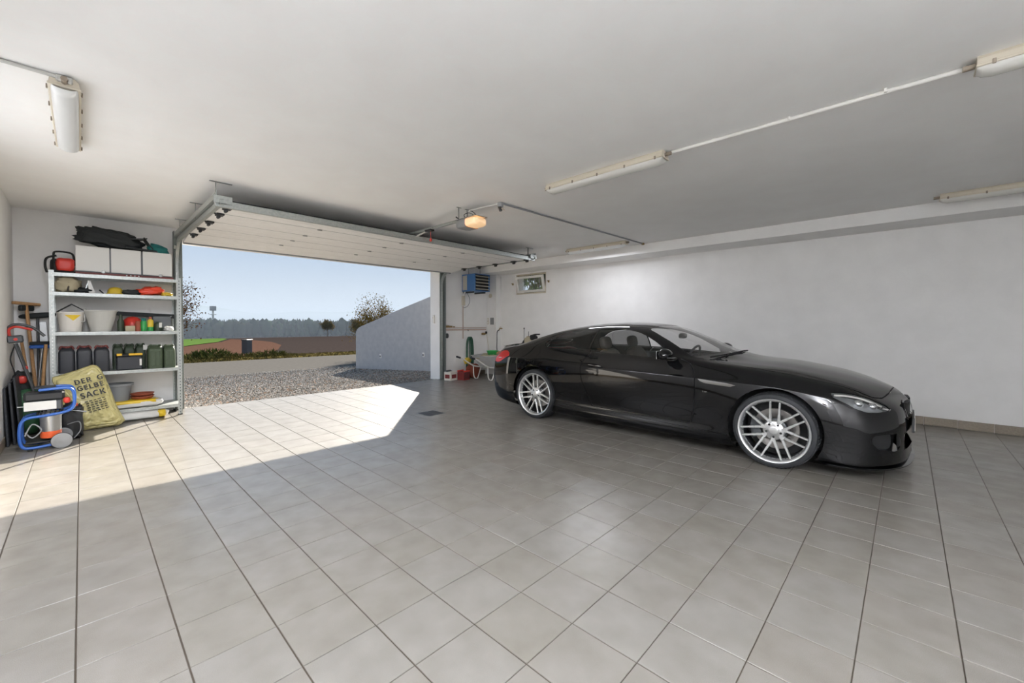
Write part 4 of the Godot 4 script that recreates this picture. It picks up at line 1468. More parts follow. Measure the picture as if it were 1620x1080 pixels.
	for side: float in [1.0, -1.0]:
		put("side_skirt", dressed(w[0], side, mid), paint, car)
	var dr := outline([0.628, 1.3, 0.628, 0.955, 0.57, 0.90, 0.517, 0.837, 0.507, 0.77, 0.507, 0.69, 0.53, 0.60, 0.576, 0.508, 0.62, 0.40, 0.652, 0.298, 1.2, 0.287, 1.862, 0.283, 1.885, 0.40, 1.905, 0.597, 1.90, 0.75, 1.882, 0.82, 1.83, 0.903, 1.70, 0.95, 1.6, 1.3])
	w = stamp(skin, dr, "zy", -0.004, 0.004, func(p: Vector3) -> bool: return p.x > 0.83 and p.y < 0.99)
	skin = w[2]
	var doors := []
	gap.v.append_array(w[1].v)
	gap.n.append_array(w[1].n)
	for side: float in [1.0, -1.0]:
		doors.append(put("door", dressed(w[0], side, mid), paint, car))
	var bonnet := outline([-0.3, 2.15, 0.0, 2.14, 0.27, 2.11, 0.5, 2.04, 0.63, 1.99, 0.70, 2.06, 0.735, 2.2, 0.745, 2.45, 0.73, 2.74, 0.69, 2.98, 0.64, 3.14, 0.57, 3.26, 0.50, 3.315, 0.41, 3.335, 0.25, 3.362, 0.0, 3.38, -0.3, 3.38])
	w = stamp(skin, bonnet, "wz", -0.004, 0.004, func(p: Vector3) -> bool: return p.y > 0.62 and p.x < 0.9)
	skin = w[2]
	gap.v.append_array(w[1].v)
	gap.n.append_array(w[1].n)
	put("bonnet", both(w[0], mid), paint, car)
	var boot := outline([-0.3, -0.75, 0.0, -0.75, 0.45, -0.70, 0.56, -0.66, 0.60, -0.75, 0.60, -0.95, 0.57, -1.13, 0.54, -1.6, -0.3, -1.6])
	w = stamp(skin, boot, "wz", -0.004, 0.004, func(p: Vector3) -> bool: return p.y > 0.66 and p.x < 0.8 and p.z < -0.5)
	skin = w[2]
	gap.v.append_array(w[1].v)
	gap.n.append_array(w[1].n)
	put("boot_lid", both(w[0], mid), paint, car)
	put("shut_line", both(gap, mid, -0.012), M.soft_black, car)
	put("body", both(skin, mid), paint, car)
	put("spoiler", S().sheet([[Vector3(-0.62, 0.962, -1.165) - mid, Vector3(-0.3, 0.985, -1.23) - mid, Vector3(0, 0.99, -1.25) - mid, Vector3(0.3, 0.985, -1.23) - mid, Vector3(0.62, 0.962, -1.165) - mid], [Vector3(-0.62, 0.952, -1.10) - mid, Vector3(-0.3, 0.968, -1.15) - mid, Vector3(0, 0.972, -1.16) - mid, Vector3(0.3, 0.968, -1.15) - mid, Vector3(0.62, 0.952, -1.10) - mid]]), paint, car)

	# underside, wheel wells, splitter
	var pan := S()
	pan.span(Vector3(-0.52, 0.14, -1.15) - mid, Vector3(0.52, 0.2, 3.38) - mid)
	pan.span(Vector3(-0.85, 0.13, 0.14) - mid, Vector3(0.85, 0.2, 2.16) - mid)
	put("underbody", pan, M.soft_black, car)
	for z: float in [zr, zf]:
		for side: float in [1.0, -1.0]:
			var well := S()
			var rows := []
			for k in 17:
				var a := lerpf(-0.35, PI + 0.35, k / 16.0)
				rows.append([Vector3(-0.5 * side, hub + 0.012 + 0.392 * sin(a), z + 0.392 * cos(a)) - mid, Vector3(-0.89 * side, hub + 0.012 + 0.38 * sin(a), z + 0.38 * cos(a)) - mid])
			well.sheet(rows)
			well.span(Vector3(-0.5 * side - 0.005, 0.16, z - 0.4) - mid, Vector3(-0.5 * side + 0.005, 0.74, z + 0.4) - mid)
			put("wheel_well", well, M.soft_black, car)
	var lipp := S()
	var rim_line := []
	for e in [[0.0, 3.53], [0.25, 3.515], [0.47, 3.475], [0.66, 3.39], [0.78, 3.29], [0.87, 3.12], [0.885, 2.98]]:
		rim_line.append(Vector2(e[0], e[1]))
	rim_line = smooth(rim_line, 5)
	var rows2 := []
	for k in range(rim_line.size() - 1, -1, -1):
		rows2.append(rim_line[k])
	for side: float in [1.0, -1.0]:
		var t0 := []
		var t1 := []
		var t2 := []
		var t3 := []
		for q in rim_line:
			var inner := Vector2(maxf(q.x - 0.12 * (q.x / 0.9), 0.0), q.y - 0.10)
			t0.append(Vector3(-inner.x * side, 0.115, inner.y) - mid)
			t1.append(Vector3(-q.x * side, 0.112, q.y) - mid)
			t2.append(Vector3(-q.x * side, 0.124, q.y + 0.002) - mid)
			t3.append(Vector3(-inner.x * side, 0.14, inner.y) - mid)
		lipp.sheet([t0, t1, t2, t3], false, side < 0)
	put("front_splitter", lipp, M.gloss_black, car)
	var plate := put("number_plate", S().box(Vector3(0, 0.43, 3.5265) - mid, Vector3(0.50, 0.10, 0.003), 0.001), M.white_plastic, car)
	put("plate_holder", S().box(Vector3(0, 0.43, 3.516) - mid, Vector3(0.53, 0.125, 0.018), 0.004), M.black_plastic, plate)

	# door handles, mirrors, fender vents, badge
	for k in 2:
		var side := 1.0 if k == 0 else -1.0
		var h := S()
		h.lump(Vector3(-0.926 * side, 0.800, 0.715) - mid, Vector3(0.017, 0.017, 0.105), 0.8, 0.0, null, Basis(Vector3.RIGHT, 0.04), 10, 14)
		put("handle", h, paint, doors[k])
		put("handle_trim", S().lump(Vector3(-0.936 * side, 0.806, 0.715) - mid, Vector3(0.006, 0.005, 0.095), 0.8, 0.0, null, Basis(Vector3.RIGHT, 0.04), 8, 10), M.chrome, doors[k])
		put("handle_recess", S().lump(Vector3(-0.913 * side, 0.790, 0.715) - mid, Vector3(0.010, 0.026, 0.075), 1.0, 0.0, null, Basis(), 8, 14), M.soft_black, doors[k])
		var m := S()
		var rows := []
		for e in [[0.0, 0.3], [0.03, 0.75], [0.09, 1.0], [0.15, 0.95], [0.19, 0.62], [0.205, 0.25]]:
			var ring := []
			for j in 16:
				var a := TAU * j / 16.0
				ring.append(Vector3(-(0.905 + e[0]) * side, 0.982 + 0.01 * e[1] + 0.062 * e[1] * sin(a), 1.62 + 0.02 * e[0] + (0.085 * cos(a) if cos(a) > 0 else 0.055 * cos(a)) * e[1]) - mid)
			rows.append(ring)
		m.sheet(rows, true, side < 0)
		var mr := put("door_mirror", m, M.gloss_black, car)
		put("mirror_foot", S().lump(Vector3(-0.885 * side, 0.937, 1.65) - mid, Vector3(0.055, 0.022, 0.06), 0.8, 0.0, null, Basis(Vector3(0, 0, 1), 0.25 * side), 8, 12), M.gloss_black, mr)
		put("mirror_glass", S().box(Vector3(-1.01 * side, 0.985, 1.567) - mid, Vector3(0.15, 0.085, 0.006), 0.002), M.chrome, mr)
		put("mirror_line", S().tube([Vector3(-0.92 * side, 0.955, 1.70) - mid, Vector3(-1.0 * side, 0.957, 1.712) - mid, Vector3(-1.08 * side, 0.962, 1.68) - mid], 0.004, 5), M.steel, mr)
		var vent := S()
		var vp := outline([1.934, 0.757, 1.955, 0.735, 2.003, 0.718, 2.237, 0.705, 2.285, 0.724, 2.208, 0.738])
		var turned := Transform3D(Basis(Vector3(0, 0, 1), Vector3.UP, Vector3(-side, 0, 0)), Vector3(-0.926 * side, 0, 0) - mid)
		vent.prism(vp, -0.006, 0.008, turned)
		put("fender_vent", vent, M.chrome, car)
		var bd := S()
		for e in [[1.985, 0.632], [2.003, 0.632], [2.016, 0.632]]:
			bd.box(Vector3(-0.930 * side, e[1], e[0]) - mid, Vector3(0.004, 0.014, 0.008), 0.001)
		put("badge", bd, M.chrome, car)
	put("wiper", S().tube([Vector3(-0.42, 0.985, 2.055) - mid, Vector3(0.1, 1.0, 2.085) - mid, Vector3(0.5, 0.985, 2.03) - mid], 0.008, 5), M.soft_black, car)
	put("wiper", S().tube([Vector3(-0.65, 0.962, 1.965) - mid, Vector3(-0.3, 0.99, 2.075) - mid, Vector3(0.02, 0.998, 2.10) - mid], 0.008, 5), M.soft_black, car)

	# wheels
	for z: float in [zr, zf]:
		for side: float in [1.0, -1.0]:
			wheel(car, Vector3(-0.925 * side, hub, z) - mid, side)

	# cabin
	var cabin := S()
	cabin.span(Vector3(-0.78, 0.2, -0.6) - mid, Vector3(0.78, 0.26, 2.0) - mid)
	cabin.span(Vector3(-0.85, 0.26, 0.2) - mid, Vector3(-0.80, 0.90, 1.75) - mid, 0.01)
	cabin.span(Vector3(0.80, 0.26, 0.2) - mid, Vector3(0.85, 0.90, 1.75) - mid, 0.01)
	put("cabin_tub", cabin, M.dash, car)
	var dash := S()
	var dl := []
	for e in [[0.55, 1.55], [0.80, 1.5], [0.90, 1.56], [0.925, 1.7], [0.93, 1.9], [0.6, 2.0]]:
		dl.append([Vector3(-0.76, e[0], e[1]) - mid, Vector3(-0.3, e[0] + 0.01, e[1] + 0.03) - mid, Vector3(0.3, e[0] + 0.01, e[1] + 0.03) - mid, Vector3(0.76, e[0], e[1]) - mid])
	dash.sheet(dl)
	put("dashboard", dash, M.dash, car)
	var sw := S()
	var ring := []
	var lean := Transform3D(Basis(Vector3.RIGHT, 0.45), Vector3(0.36, 0.86, 1.40) - mid)
	for k in 24:
		ring.append(lean * Vector3(cos(TAU * k / 24.0) * 0.185, sin(TAU * k / 24.0) * 0.185, 0))
	sw.tube(ring, 0.015, 8, true)
	sw.tube([lean * Vector3(-0.18, 0, 0), lean * Vector3(0.18, 0, 0)], 0.014, 6)
	sw.lump(lean * Vector3.ZERO, Vector3(0.06, 0.05, 0.03), 1.0, 0.0, null, lean.basis, 8, 12)
	put("steering_wheel", sw, M.dash, car)
	for side: float in [1.0, -1.0]:
		var seat := S()
		seat.lump(Vector3(-0.37 * side, 0.42, 0.92) - mid, Vector3(0.26, 0.13, 0.29), 0.6, 0.0, null, Basis(Vector3.RIGHT, -0.08), 10, 16)
		seat.lump(Vector3(-0.37 * side, 0.69, 0.66) - mid, Vector3(0.24, 0.31, 0.085), 0.6, 0.0, null, Basis(Vector3.RIGHT, -0.32), 12, 16)
		var st := put("seat", seat, M.leather, car)
		put("headrest", S().lump(Vector3(-0.37 * side, 1.06, 0.535) - mid, Vector3(0.115, 0.085, 0.05), 0.65, 0.0, null, Basis(Vector3.RIGHT, -0.2), 10, 14), M.leather, st)
	var bench := S()
	bench.lump(Vector3(0, 0.45, 0.05) - mid, Vector3(0.6, 0.12, 0.25), 0.5, 0.0, null, Basis(), 10, 18)
	bench.lump(Vector3(0, 0.68, -0.28) - mid, Vector3(0.6, 0.25, 0.1), 0.5, 0.0, null, Basis(Vector3.RIGHT, -0.45), 10, 18)
	put("rear_bench", bench, M.leather, car)
	put("interior_mirror", S().lump(Vector3(0, 1.165, 1.42) - mid, Vector3(0.12, 0.035, 0.02), 0.7, 0.0, null, Basis(), 8, 12), M.dash, car)


func wheel(car: Node3D, at: Vector3, side: float) -> void:
	var wn := Node3D.new()
	wn.name = "wheel"
	car.add_child(wn, true)
	# local y points out of the car
	wn.transform = Transform3D(Basis(Vector3(0, 0, side), Vector3(-side, 0, 0), Vector3(0, 1, 0)), at)
	var b := wn.transform.basis
	if b.determinant() < 0.0:
		wn.transform.basis = Basis(-b.x, b.y, b.z)
	if not wheel_parts:
		wheel_parts = {}
		var R := 0.34
		var ty := S()
		ty.lathe([Vector2(0.289, -0.25), Vector2(0.30, -0.255), Vector2(0.322, -0.248), Vector2(R - 0.004, -0.225), Vector2(R, -0.2), Vector2(R, -0.18), Vector2(R - 0.006, -0.178), Vector2(R - 0.006, -0.170), Vector2(R, -0.168), Vector2(R, -0.132), Vector2(R - 0.006, -0.13), Vector2(R - 0.006, -0.122), Vector2(R, -0.12), Vector2(R, -0.082), Vector2(R - 0.006, -0.08), Vector2(R - 0.006, -0.072), Vector2(R, -0.07), Vector2(R, -0.05), Vector2(R - 0.004, -0.026), Vector2(R - 0.013, -0.006), Vector2(0.302, 0.003), Vector2(0.291, -0.002), Vector2(0.286, -0.01)], 72, Transform3D(), 0.75)
		for k in 64:
			for row in [[-0.19, 0.03], [-0.06, 0.03], [-0.037, 0.022]]:
				var a := TAU * (k + (0.5 if row[0] < -0.1 else 0.0)) / 64.0
				var d := Vector3(cos(a), 0, sin(a))
				ty.box(d * (R + (0.0003 if row[0] != -0.037 else -0.0015)) + Vector3(0, row[0], 0), Vector3(0.004, row[1], 0.019), 0.0, Basis(d, Vector3.UP, d.cross(Vector3.UP)))
		wheel_parts.tyre = [ty.mesh(), M.tyre_rubber]
		var rm := S()
		rm.lathe([Vector2(0.258, -0.055), Vector2(0.264, -0.048), Vector2(0.268, -0.02), Vector2(0.276, -0.004), Vector2(0.287, 0.0), Vector2(0.291, -0.004), Vector2(0.288, -0.014)], 72, Transform3D(), 0.5)
		wheel_parts.rim = [rm.mesh(), M.polished]
		wheel_parts.barrel = [S().lathe([Vector2(0.275, -0.25), Vector2(0.262, -0.235), Vector2(0.254, -0.06), Vector2(0.258, -0.055)], 60, Transform3D(), 0.5).mesh(), M.canister_dark]
		var hub_s := S()
		hub_s.lathe([Vector2(0.088, -0.07), Vector2(0.088, -0.045), Vector2(0.078, -0.036), Vector2(0.046, -0.036), Vector2(0.042, -0.03), Vector2(0.03, -0.026), Vector2(0.0, -0.025)], 30, Transform3D(), 0.5)
		wheel_parts.hub_cap = [hub_s.mesh(), M.polished]
		for k in 7:
			var a0 := TAU * k / 7.0 + PI / 2.0 + 0.05
			var sp := S()
			for e: float in [-1.0, 1.0]:
				var pts := []
				# the two bars of a pair run side by side; neighbours of different pairs meet at the hub
				var out := Vector3(cos(a0), 0, sin(a0))
				var across := Vector3(-sin(a0), 0, cos(a0)) * e
				for q in [[0.06, 0.030, -0.050], [0.10, 0.034, -0.046], [0.15, 0.035, -0.040], [0.20, 0.036, -0.033], [0.263, 0.037, -0.024]]:
					pts.append(out * q[0] + across * q[1] + Vector3(0, q[2], 0))
				for j in pts.size() - 1:
					var u: Vector3 = pts[j]
					var t: Vector3 = pts[j + 1]
					var wd := lerpf(0.024, 0.016, j / 3.0)
					var d := (t - u).normalized()
					sp.box((u + t) / 2.0, Vector3(wd, 0.03, (t - u).length() * 1.04), 0.004, frame_to(d))
			wheel_parts["spoke_%d" % k] = [sp.mesh(), M.polished]
		var rv := S()
		for k in 42:
			var a := TAU * k / 42.0
			rv.lathe([Vector2(0.0045, -0.006), Vector2(0.0045, 0.002), Vector2(0.0, 0.004)], 6, Transform3D(Basis(), Vector3(cos(a) * 0.2585, -0.048, sin(a) * 0.2585)))
		wheel_parts.rim_bolts = [rv.mesh(), M.dark_steel]
		for k in 5:
			var a := TAU * k / 5.0 - PI / 2.0
			wheel_parts["wheel_bolt_%d" % k] = [S().lathe([Vector2(0.0105, -0.04), Vector2(0.0105, -0.033), Vector2(0.0, -0.032)], 8, Transform3D(Basis(), Vector3(cos(a) * 0.06, 0, sin(a) * 0.06))).mesh(), M.soft_black]
		wheel_parts.brake_disc = [S().lathe([Vector2(0.09, -0.155), Vector2(0.10, -0.13), Vector2(0.186, -0.13), Vector2(0.188, -0.16), Vector2(0.09, -0.16)], 40, Transform3D(), 0.3).mesh(), M.disc_iron]
		wheel_parts.brake_hat = [S().lathe([Vector2(0.1, -0.16), Vector2(0.1, -0.09), Vector2(0.08, -0.08), Vector2(0.0, -0.08)], 24).mesh(), M.dark_steel]
		wheel_parts.inner_shield = [S().lathe([Vector2(0.0, -0.2), Vector2(0.255, -0.2), Vector2(0.256, -0.21)], 30).mesh(), M.soft_black]
		var cal := S()
		var rows := []
		for k in 9:
			var a := lerpf(-0.55, 0.55, k / 8.0)
			var line := []
			for q in [[0.12, -0.125], [0.12, -0.1], [0.2, -0.095], [0.21, -0.11], [0.21, -0.17]]:
				line.append(Vector3(cos(a) * q[0], q[1], sin(a) * q[0]))
			rows.append(line)
		cal.sheet(rows)
		wheel_parts.brake_caliper = [cal.mesh(), M.dark_steel]
	for k in wheel_parts:
		var called: String = k
		if called.begins_with("spoke_"):
			called = "spoke"
		if called.begins_with("wheel_bolt_"):
			called = "wheel_bolt"
		if called == "rim_bolts":
			put_mesh(called, wheel_parts[k][0], wheel_parts[k][1], wn).set_meta("kind", "stuff")
			continue
		put_mesh(called, wheel_parts[k][0], wheel_parts[k][1], wn)


var wheel_parts


# axes whose -z runs along d, with y as near to up as may be
func frame_to(d: Vector3) -> Basis:
	var x := Vector3.UP.cross(-d).normalized()
	return Basis(x, (-d).cross(x).normalized(), -d)


func bucket(called: String, label: String, at: Vector3, r0: float, r1: float, h: float, m: Material, filled: Material = null) -> Node3D:
	var b := thing(called, label, "bucket", at)
	put("wall", S().lathe([Vector2(0, 0), Vector2(r0, 0), Vector2(r1, h - 0.02), Vector2(r1 + 0.008, h - 0.018), Vector2(r1 + 0.008, h), Vector2(r1 - 0.004, h), Vector2(r1 - 0.006, h - 0.02), Vector2(r0 - 0.004, 0.006), Vector2(0, 0.006)], 28), m, b)
	if filled:
		put("filling", S().lathe([Vector2(r1 - 0.02, h - 0.05), Vector2(0.0, h - 0.03)], 20), filled, b)
	return b


func jerrycan(called: String, label: String, at: Vector3, size: Vector3, body: Material, grip: Material, group: String, ribs: bool) -> Node3D:
	var c := thing(called, label, "canister", at, 0.0, group)
	var s := S()
	var rows := []
	for e in [[0.0, 0.93], [0.01, 1.0], [0.74, 1.0], [0.84, 0.86], [0.93, 0.5], [0.95, 0.02]]:
		var ring := []
		for k in 24:
			var a := TAU * k / 24.0
			ring.append(Vector3(signf(cos(a)) * pow(absf(cos(a)), 0.35) * size.x / 2 * (e[1] if not ribs else maxf(e[1], 0.88 if e[0] < 0.94 else e[1])), e[0] * size.y, signf(sin(a)) * pow(absf(sin(a)), 0.35) * size.z / 2 * e[1]))
		rows.append(ring)
	s.sheet(rows, true, false)
	put("tank", s, body, c)
	put("cap", S().lathe([Vector2(0.028, size.y * 0.9), Vector2(0.028, size.y * 0.98), Vector2(0.0, size.y * 0.985)], 12, Transform3D(Basis(), Vector3(0, 0, size.z * 0.18))), grip, c)
	for e in [-1.0, 1.0]:
		put("grip", S().tube(smooth([Vector3(e * size.x * 0.1, size.y * 0.93, size.z * 0.25), Vector3(e * size.x * 0.3, size.y * 0.97, size.z * 0.2), Vector3(e * size.x * 0.42, size.y * 0.86, size.z * 0.2)], 4), 0.011, 7), grip, c)
	if ribs:
		for x in [-0.3, 0.0, 0.3]:
			put("rib", S().span(Vector3(x * size.x - 0.008, size.y * 0.12, size.z / 2 - 0.004), Vector3(x * size.x + 0.008, size.y * 0.72, size.z / 2 + 0.008), 0.003), body, c)
		for y in [0.12, 0.72]:
			put("rib", S().span(Vector3(-0.34 * size.x, y * size.y - 0.008, size.z / 2 - 0.004), Vector3(0.34 * size.x, y * size.y + 0.008, size.z / 2 + 0.008), 0.003), body, c)
	return c


func rack() -> void:
	mat("bucket_white", hex("e6e2da"), 0.5)
	grained("mortar_grey", "b4b5b0", "cfcfca", 0.85, 6.0, 0.05, 51)
	mat("canister_black", hex("2c2f35"), 0.5)
	mat("grip_red", hex("6e2f2b"), 0.5)
	mat("olive", hex("46543f"), 0.55)
	mat("olive_dark", hex("33402f"), 0.55)
	mat("tarp", hex("1f2426"), 0.7)
	mat("teal_cloth", hex("1c6a68"), 0.8)
	mat("orange_bag", hex("e0472c"), 0.35)
	mat("beige_cloth", hex("b3a98f"), 0.9)
	mat("terracotta", hex("99503b"), 0.7)
	mat("tub_grey", hex("83878a"), 0.5)
	mat("film_white", hex("dcdcd8"), 0.4)
	mat("film_yellow", hex("e3c12c"), 0.4)
	mat("leaf_can", hex("2f9a4c"), 0.35)
	mat("hard_yellow", hex("d6b83a"), 0.4)

	var o := Vector3(0.4, 0, -4.33)
	var r := thing("storage_rack", "galvanised steel shelving unit with five shelves against the front wall", "shelving", o)
	var x0 := -0.237
	var x1 := 1.03
	var z0 := -4.57
	var z1 := -4.09
	var levels := [0.16, 0.685, 1.205, 1.70, 1.94]
	for k in 5:
		var y: float = levels[k]
		var s := W(o).span(Vector3(x0 + 0.006, y - 0.008, z0 + 0.006), Vector3(x1 - 0.006, y, z1 - 0.004))
		var sh := put("shelf", s, M.galvanised, r)
		put("front_lip", W(o).span(Vector3(x0 + 0.004, y - 0.045, z1 - 0.006), Vector3(x1 - 0.004, y, z1 - 0.002), 0.0015).span(Vector3(x0 + 0.004, y - 0.045, z1 - 0.025), Vector3(x1 - 0.004, y - 0.041, z1 - 0.004)), M.galvanised, sh)
		put("back_lip", W(o).span(Vector3(x0 + 0.004, y - 0.045, z0 + 0.002), Vector3(x1 - 0.004, y, z0 + 0.006)), M.galvanised, sh)
	for xe: float in [-1.0, 1.0]:
		for ze: float in [-1.0, 1.0]:
			var x := x0 if xe < 0 else x1
			var z := z0 if ze < 0 else z1
			var up := W(o)
			up.span(Vector3(minf(x, x - xe * 0.045), 0.0, z - 0.0015), Vector3(maxf(x, x - xe * 0.045), 1.965, z + 0.0015))
			up.span(Vector3(x - 0.0015, 0.0, minf(z, z - ze * 0.045)), Vector3(x + 0.0015, 1.965, maxf(z, z - ze * 0.045)))
			var u := put("upright", up, M.galvanised, r)
			var hole_dots := W(o)
			for k in 44:
				var y := 0.04 + k * 0.0437
				hole_dots.box(Vector3(x - xe * 0.022, y, z + ze * 0.0017), Vector3(0.009, 0.018, 0.001))
				hole_dots.box(Vector3(x - xe * 0.022, y, z - ze * 0.0017), Vector3(0.009, 0.018, 0.001))
				hole_dots.box(Vector3(x + xe * 0.0017, y, z - ze * 0.022), Vector3(0.001, 0.018, 0.009))
				hole_dots.box(Vector3(x - xe * 0.0017, y, z - ze * 0.022), Vector3(0.001, 0.018, 0.009))
			put("hole_dots", hole_dots, M.dark_steel if xe > 0 else M.film_white, u).set_meta("kind", "stuff")  # no openings
			put("foot", W(o).box(Vector3(x - xe * 0.022, 0.008, z - ze * 0.022), Vector3(0.052, 0.016, 0.052), 0.003), M.black_plastic, u)

	# top shelf, base at 1.94
	var t := thing("chainsaw", "red and black chainsaw with a bow handle on top of the shelving", "chainsaw", Vector3(-0.11, 1.94, -4.2))
	put("body", S().lump(Vector3(0.01, 0.105, 0), Vector3(0.085, 0.085, 0.09), 0.55, 0.12, noise3(3, 1.6)), M.red_plastic, t)
	put("engine", S().lump(Vector3(-0.03, 0.09, -0.03), Vector3(0.09, 0.09, 0.07), 0.5), M.black_plastic, t)
	put("handle", S().tube(smooth([Vector3(-0.08, 0.05, 0.08), Vector3(-0.085, 0.22, 0.05), Vector3(-0.06, 0.262, 0.03), Vector3(0.05, 0.262, 0.0), Vector3(0.085, 0.22, 0.0), Vector3(0.09, 0.1, 0.0)], 4), 0.011, 8), M.soft_black, t)
	put("hand_guard", S().tube(smooth([Vector3(-0.06, 0.21, 0.06), Vector3(-0.14, 0.17, 0.06), Vector3(-0.155, 0.08, 0.06), Vector3(-0.14, -0.005, 0.08)], 5), 0.012, 8), M.soft_black, t)
	put("foot", S().span(Vector3(-0.09, 0.0, -0.06), Vector3(0.1, 0.03, 0.06), 0.008), M.soft_black, t)

	t = thing("panel_crate", "white three-panel box with dark posts lying on top of the shelving", "crate", Vector3(0.465, 1.94, -4.3))
	put("case", S().span(Vector3(-0.47, 0.03, -0.13), Vector3(0.475, 0.36, 0.13), 0.004), M.dark_steel, t)
	for e in [[-0.475, -0.165], [-0.15, 0.145], [0.165, 0.478]]:
		put("panel", S().span(Vector3(e[0], 0.045, 0.128), Vector3(e[1], 0.366, 0.14), 0.003), M.film_white, t)
	put("base_rail", S().span(Vector3(-0.48, 0.0, -0.13), Vector3(0.49, 0.03, 0.155), 0.004), M.grip_red, t)
	for x in [-0.225, 0.35]:
		put("fitting", S().lathe([Vector2(0.022, -0.01), Vector2(0.022, 0.012), Vector2(0.012, 0.016), Vector2(0, 0.012)], 14, Transform3D(Basis(Vector3.RIGHT, PI / 2), Vector3(x, 0.045, 0.145))), M.steel, t)
	for k in 4:
		put("knob", S().lump(Vector3(0.0 + k * 0.04, 0.018, 0.158), Vector3(0.008, 0.008, 0.006), 1.0, 0.0, null, Basis(), 6, 8), M.film_white, t)

	t = put("folded_tarp", S().lump(Vector3(0, 0.12, 0), Vector3(0.33, 0.12, 0.13), 0.75, 0.3, noise3(12, 1.5), Basis(Vector3(0, 0, 1), -0.12), 26, 44), M.tarp)
	tag(t, "black tarpaulin bundled on top of the white crate", "tarpaulin")
	t.position = Vector3(0.32, 2.32, -4.3)
	t = thing("storage_tray", "dark tray leaning at the end of the black tarpaulin", "tray", Vector3(0.62, 2.30, -4.27), 0.0)
	put("base", S().box(Vector3(0, 0.03, 0), Vector3(0.34, 0.03, 0.22), 0.006, Basis(Vector3(0, 0, 1), -0.08)), M.tarp, t)
	put("flap", S().box(Vector3(0.07, 0.12, 0.03), Vector3(0.012, 0.18, 0.2), 0.004, Basis(Vector3(0, 0, 1), 0.55)), M.black_plastic, t)
	put("lid", S().box(Vector3(-0.03, 0.175, 0.0), Vector3(0.19, 0.012, 0.2), 0.004, Basis(Vector3(0, 0, 1), 0.18)), M.dark_steel, t)
	t = put("teal_cloth", S().lump(Vector3(0, 0.055, 0), Vector3(0.12, 0.06, 0.1), 0.8, 0.35, noise3(14, 1.2), Basis(Vector3(0, 0, 1), -0.3), 14, 22), M.teal_cloth)
	tag(t, "crumpled teal cloth hanging over the end of the white crate", "cloth")
	t.position = Vector3(0.80, 2.305, -4.24)

	# second shelf, base at 1.70
	t = thing("cloth_bag", "beige cloth bag with a dark strap on the second shelf", "bag", Vector3(-0.08, 1.70, -4.27))
	put("body", S().lump(Vector3(0, 0.1, 0), Vector3(0.12, 0.105, 0.14), 0.8, 0.35, noise3(15, 1.5)), M.beige_cloth, t)
	put("strap", S().tube(smooth([Vector3(0.0, 0.02, 0.14), Vector3(0.01, 0.12, 0.13), Vector3(0.0, 0.19, 0.06)], 4), 0.01, 6), M.leather if M.has("leather") else M.tarp, t)
	t = put("work_glove", S().lump(Vector3(0, 0.035, 0), Vector3(0.09, 0.035, 0.07), 0.9, 0.6, noise3(16, 2.0)), M.tarp)
	tag(t, "dark crumpled glove between the beige bag and the grey square", "glove")
	t.position = Vector3(0.045, 1.70, -4.22)
	t = thing("corner_clamp", "grey triangular metal clamp standing on the second shelf", "clamp", Vector3(0.11, 1.70, -4.2))
	put("web", S().prism(outline([-0.005, 0.0, 0.055, 0.0, 0.01, 0.165, -0.015, 0.165]), -0.03, 0.03), M.film_white, t)
	put("strut", S().bar(Vector3(-0.05, 0.0, 0), Vector3(-0.005, 0.165, 0), 0.02, 0.01), M.steel, t)
	t = thing("hose_clip", "tiny black clip lying on the second shelf beside the yellow helmet", "clip", Vector3(0.22, 1.70, -4.18))
	put("jaw", S().bar(Vector3(-0.02, 0.05, 0), Vector3(0.02, 0.005, 0), 0.02, 0.015), M.soft_black, t)
	t = thing("hard_hat", "yellow hard hat on the second shelf", "helmet", Vector3(0.355, 1.70, -4.22))
	put("shell", S().lathe([Vector2(0.082, 0.015), Vector2(0.078, 0.05), Vector2(0.055, 0.085), Vector2(0.02, 0.098), Vector2(0, 0.1)], 24), M.hard_yellow, t)
	put("brim", S().lathe([Vector2(0.07, 0.0), Vector2(0.092, 0.004), Vector2(0.092, 0.012), Vector2(0.07, 0.02)], 24), M.hard_yellow, t)
	t = put("dark_pouch", S().lump(Vector3(0, 0.035, 0), Vector3(0.1, 0.036, 0.08), 0.7, 0.4, noise3(17, 2.0)), M.tarp)
	tag(t, "dark blue tool pouch lying between yellow helmet and orange bag", "pouch")
	t.position = Vector3(0.51, 1.70, -4.2)
	t = put("plastic_bag", S().lump(Vector3(0, 0.06, 0), Vector3(0.14, 0.062, 0.1), 0.8, 0.5, noise3(18, 1.6), Basis(Vector3(0, 0, 1), 0.2)), M.orange_bag)
	tag(t, "shiny orange-red plastic bag on the second shelf", "bag")
	t.position = Vector3(0.70, 1.70, -4.2)
	t = put("sponge", S().lump(Vector3(0, 0.025, 0), Vector3(0.065, 0.027, 0.06), 0.7, 0.5, noise3(19, 3.0)), M.hard_yellow)
	tag(t, "small yellow sponge at the end of the second shelf", "sponge")
	t.position = Vector3(0.88, 1.70, -4.19)

	# third shelf, base at 1.205
	t = bucket("paint_bucket", "white bucket with a yellow printed label on the third shelf", Vector3(-0.06, 1.205, -4.23), 0.098, 0.118, 0.25, M.bucket_white)
	var lab := S()
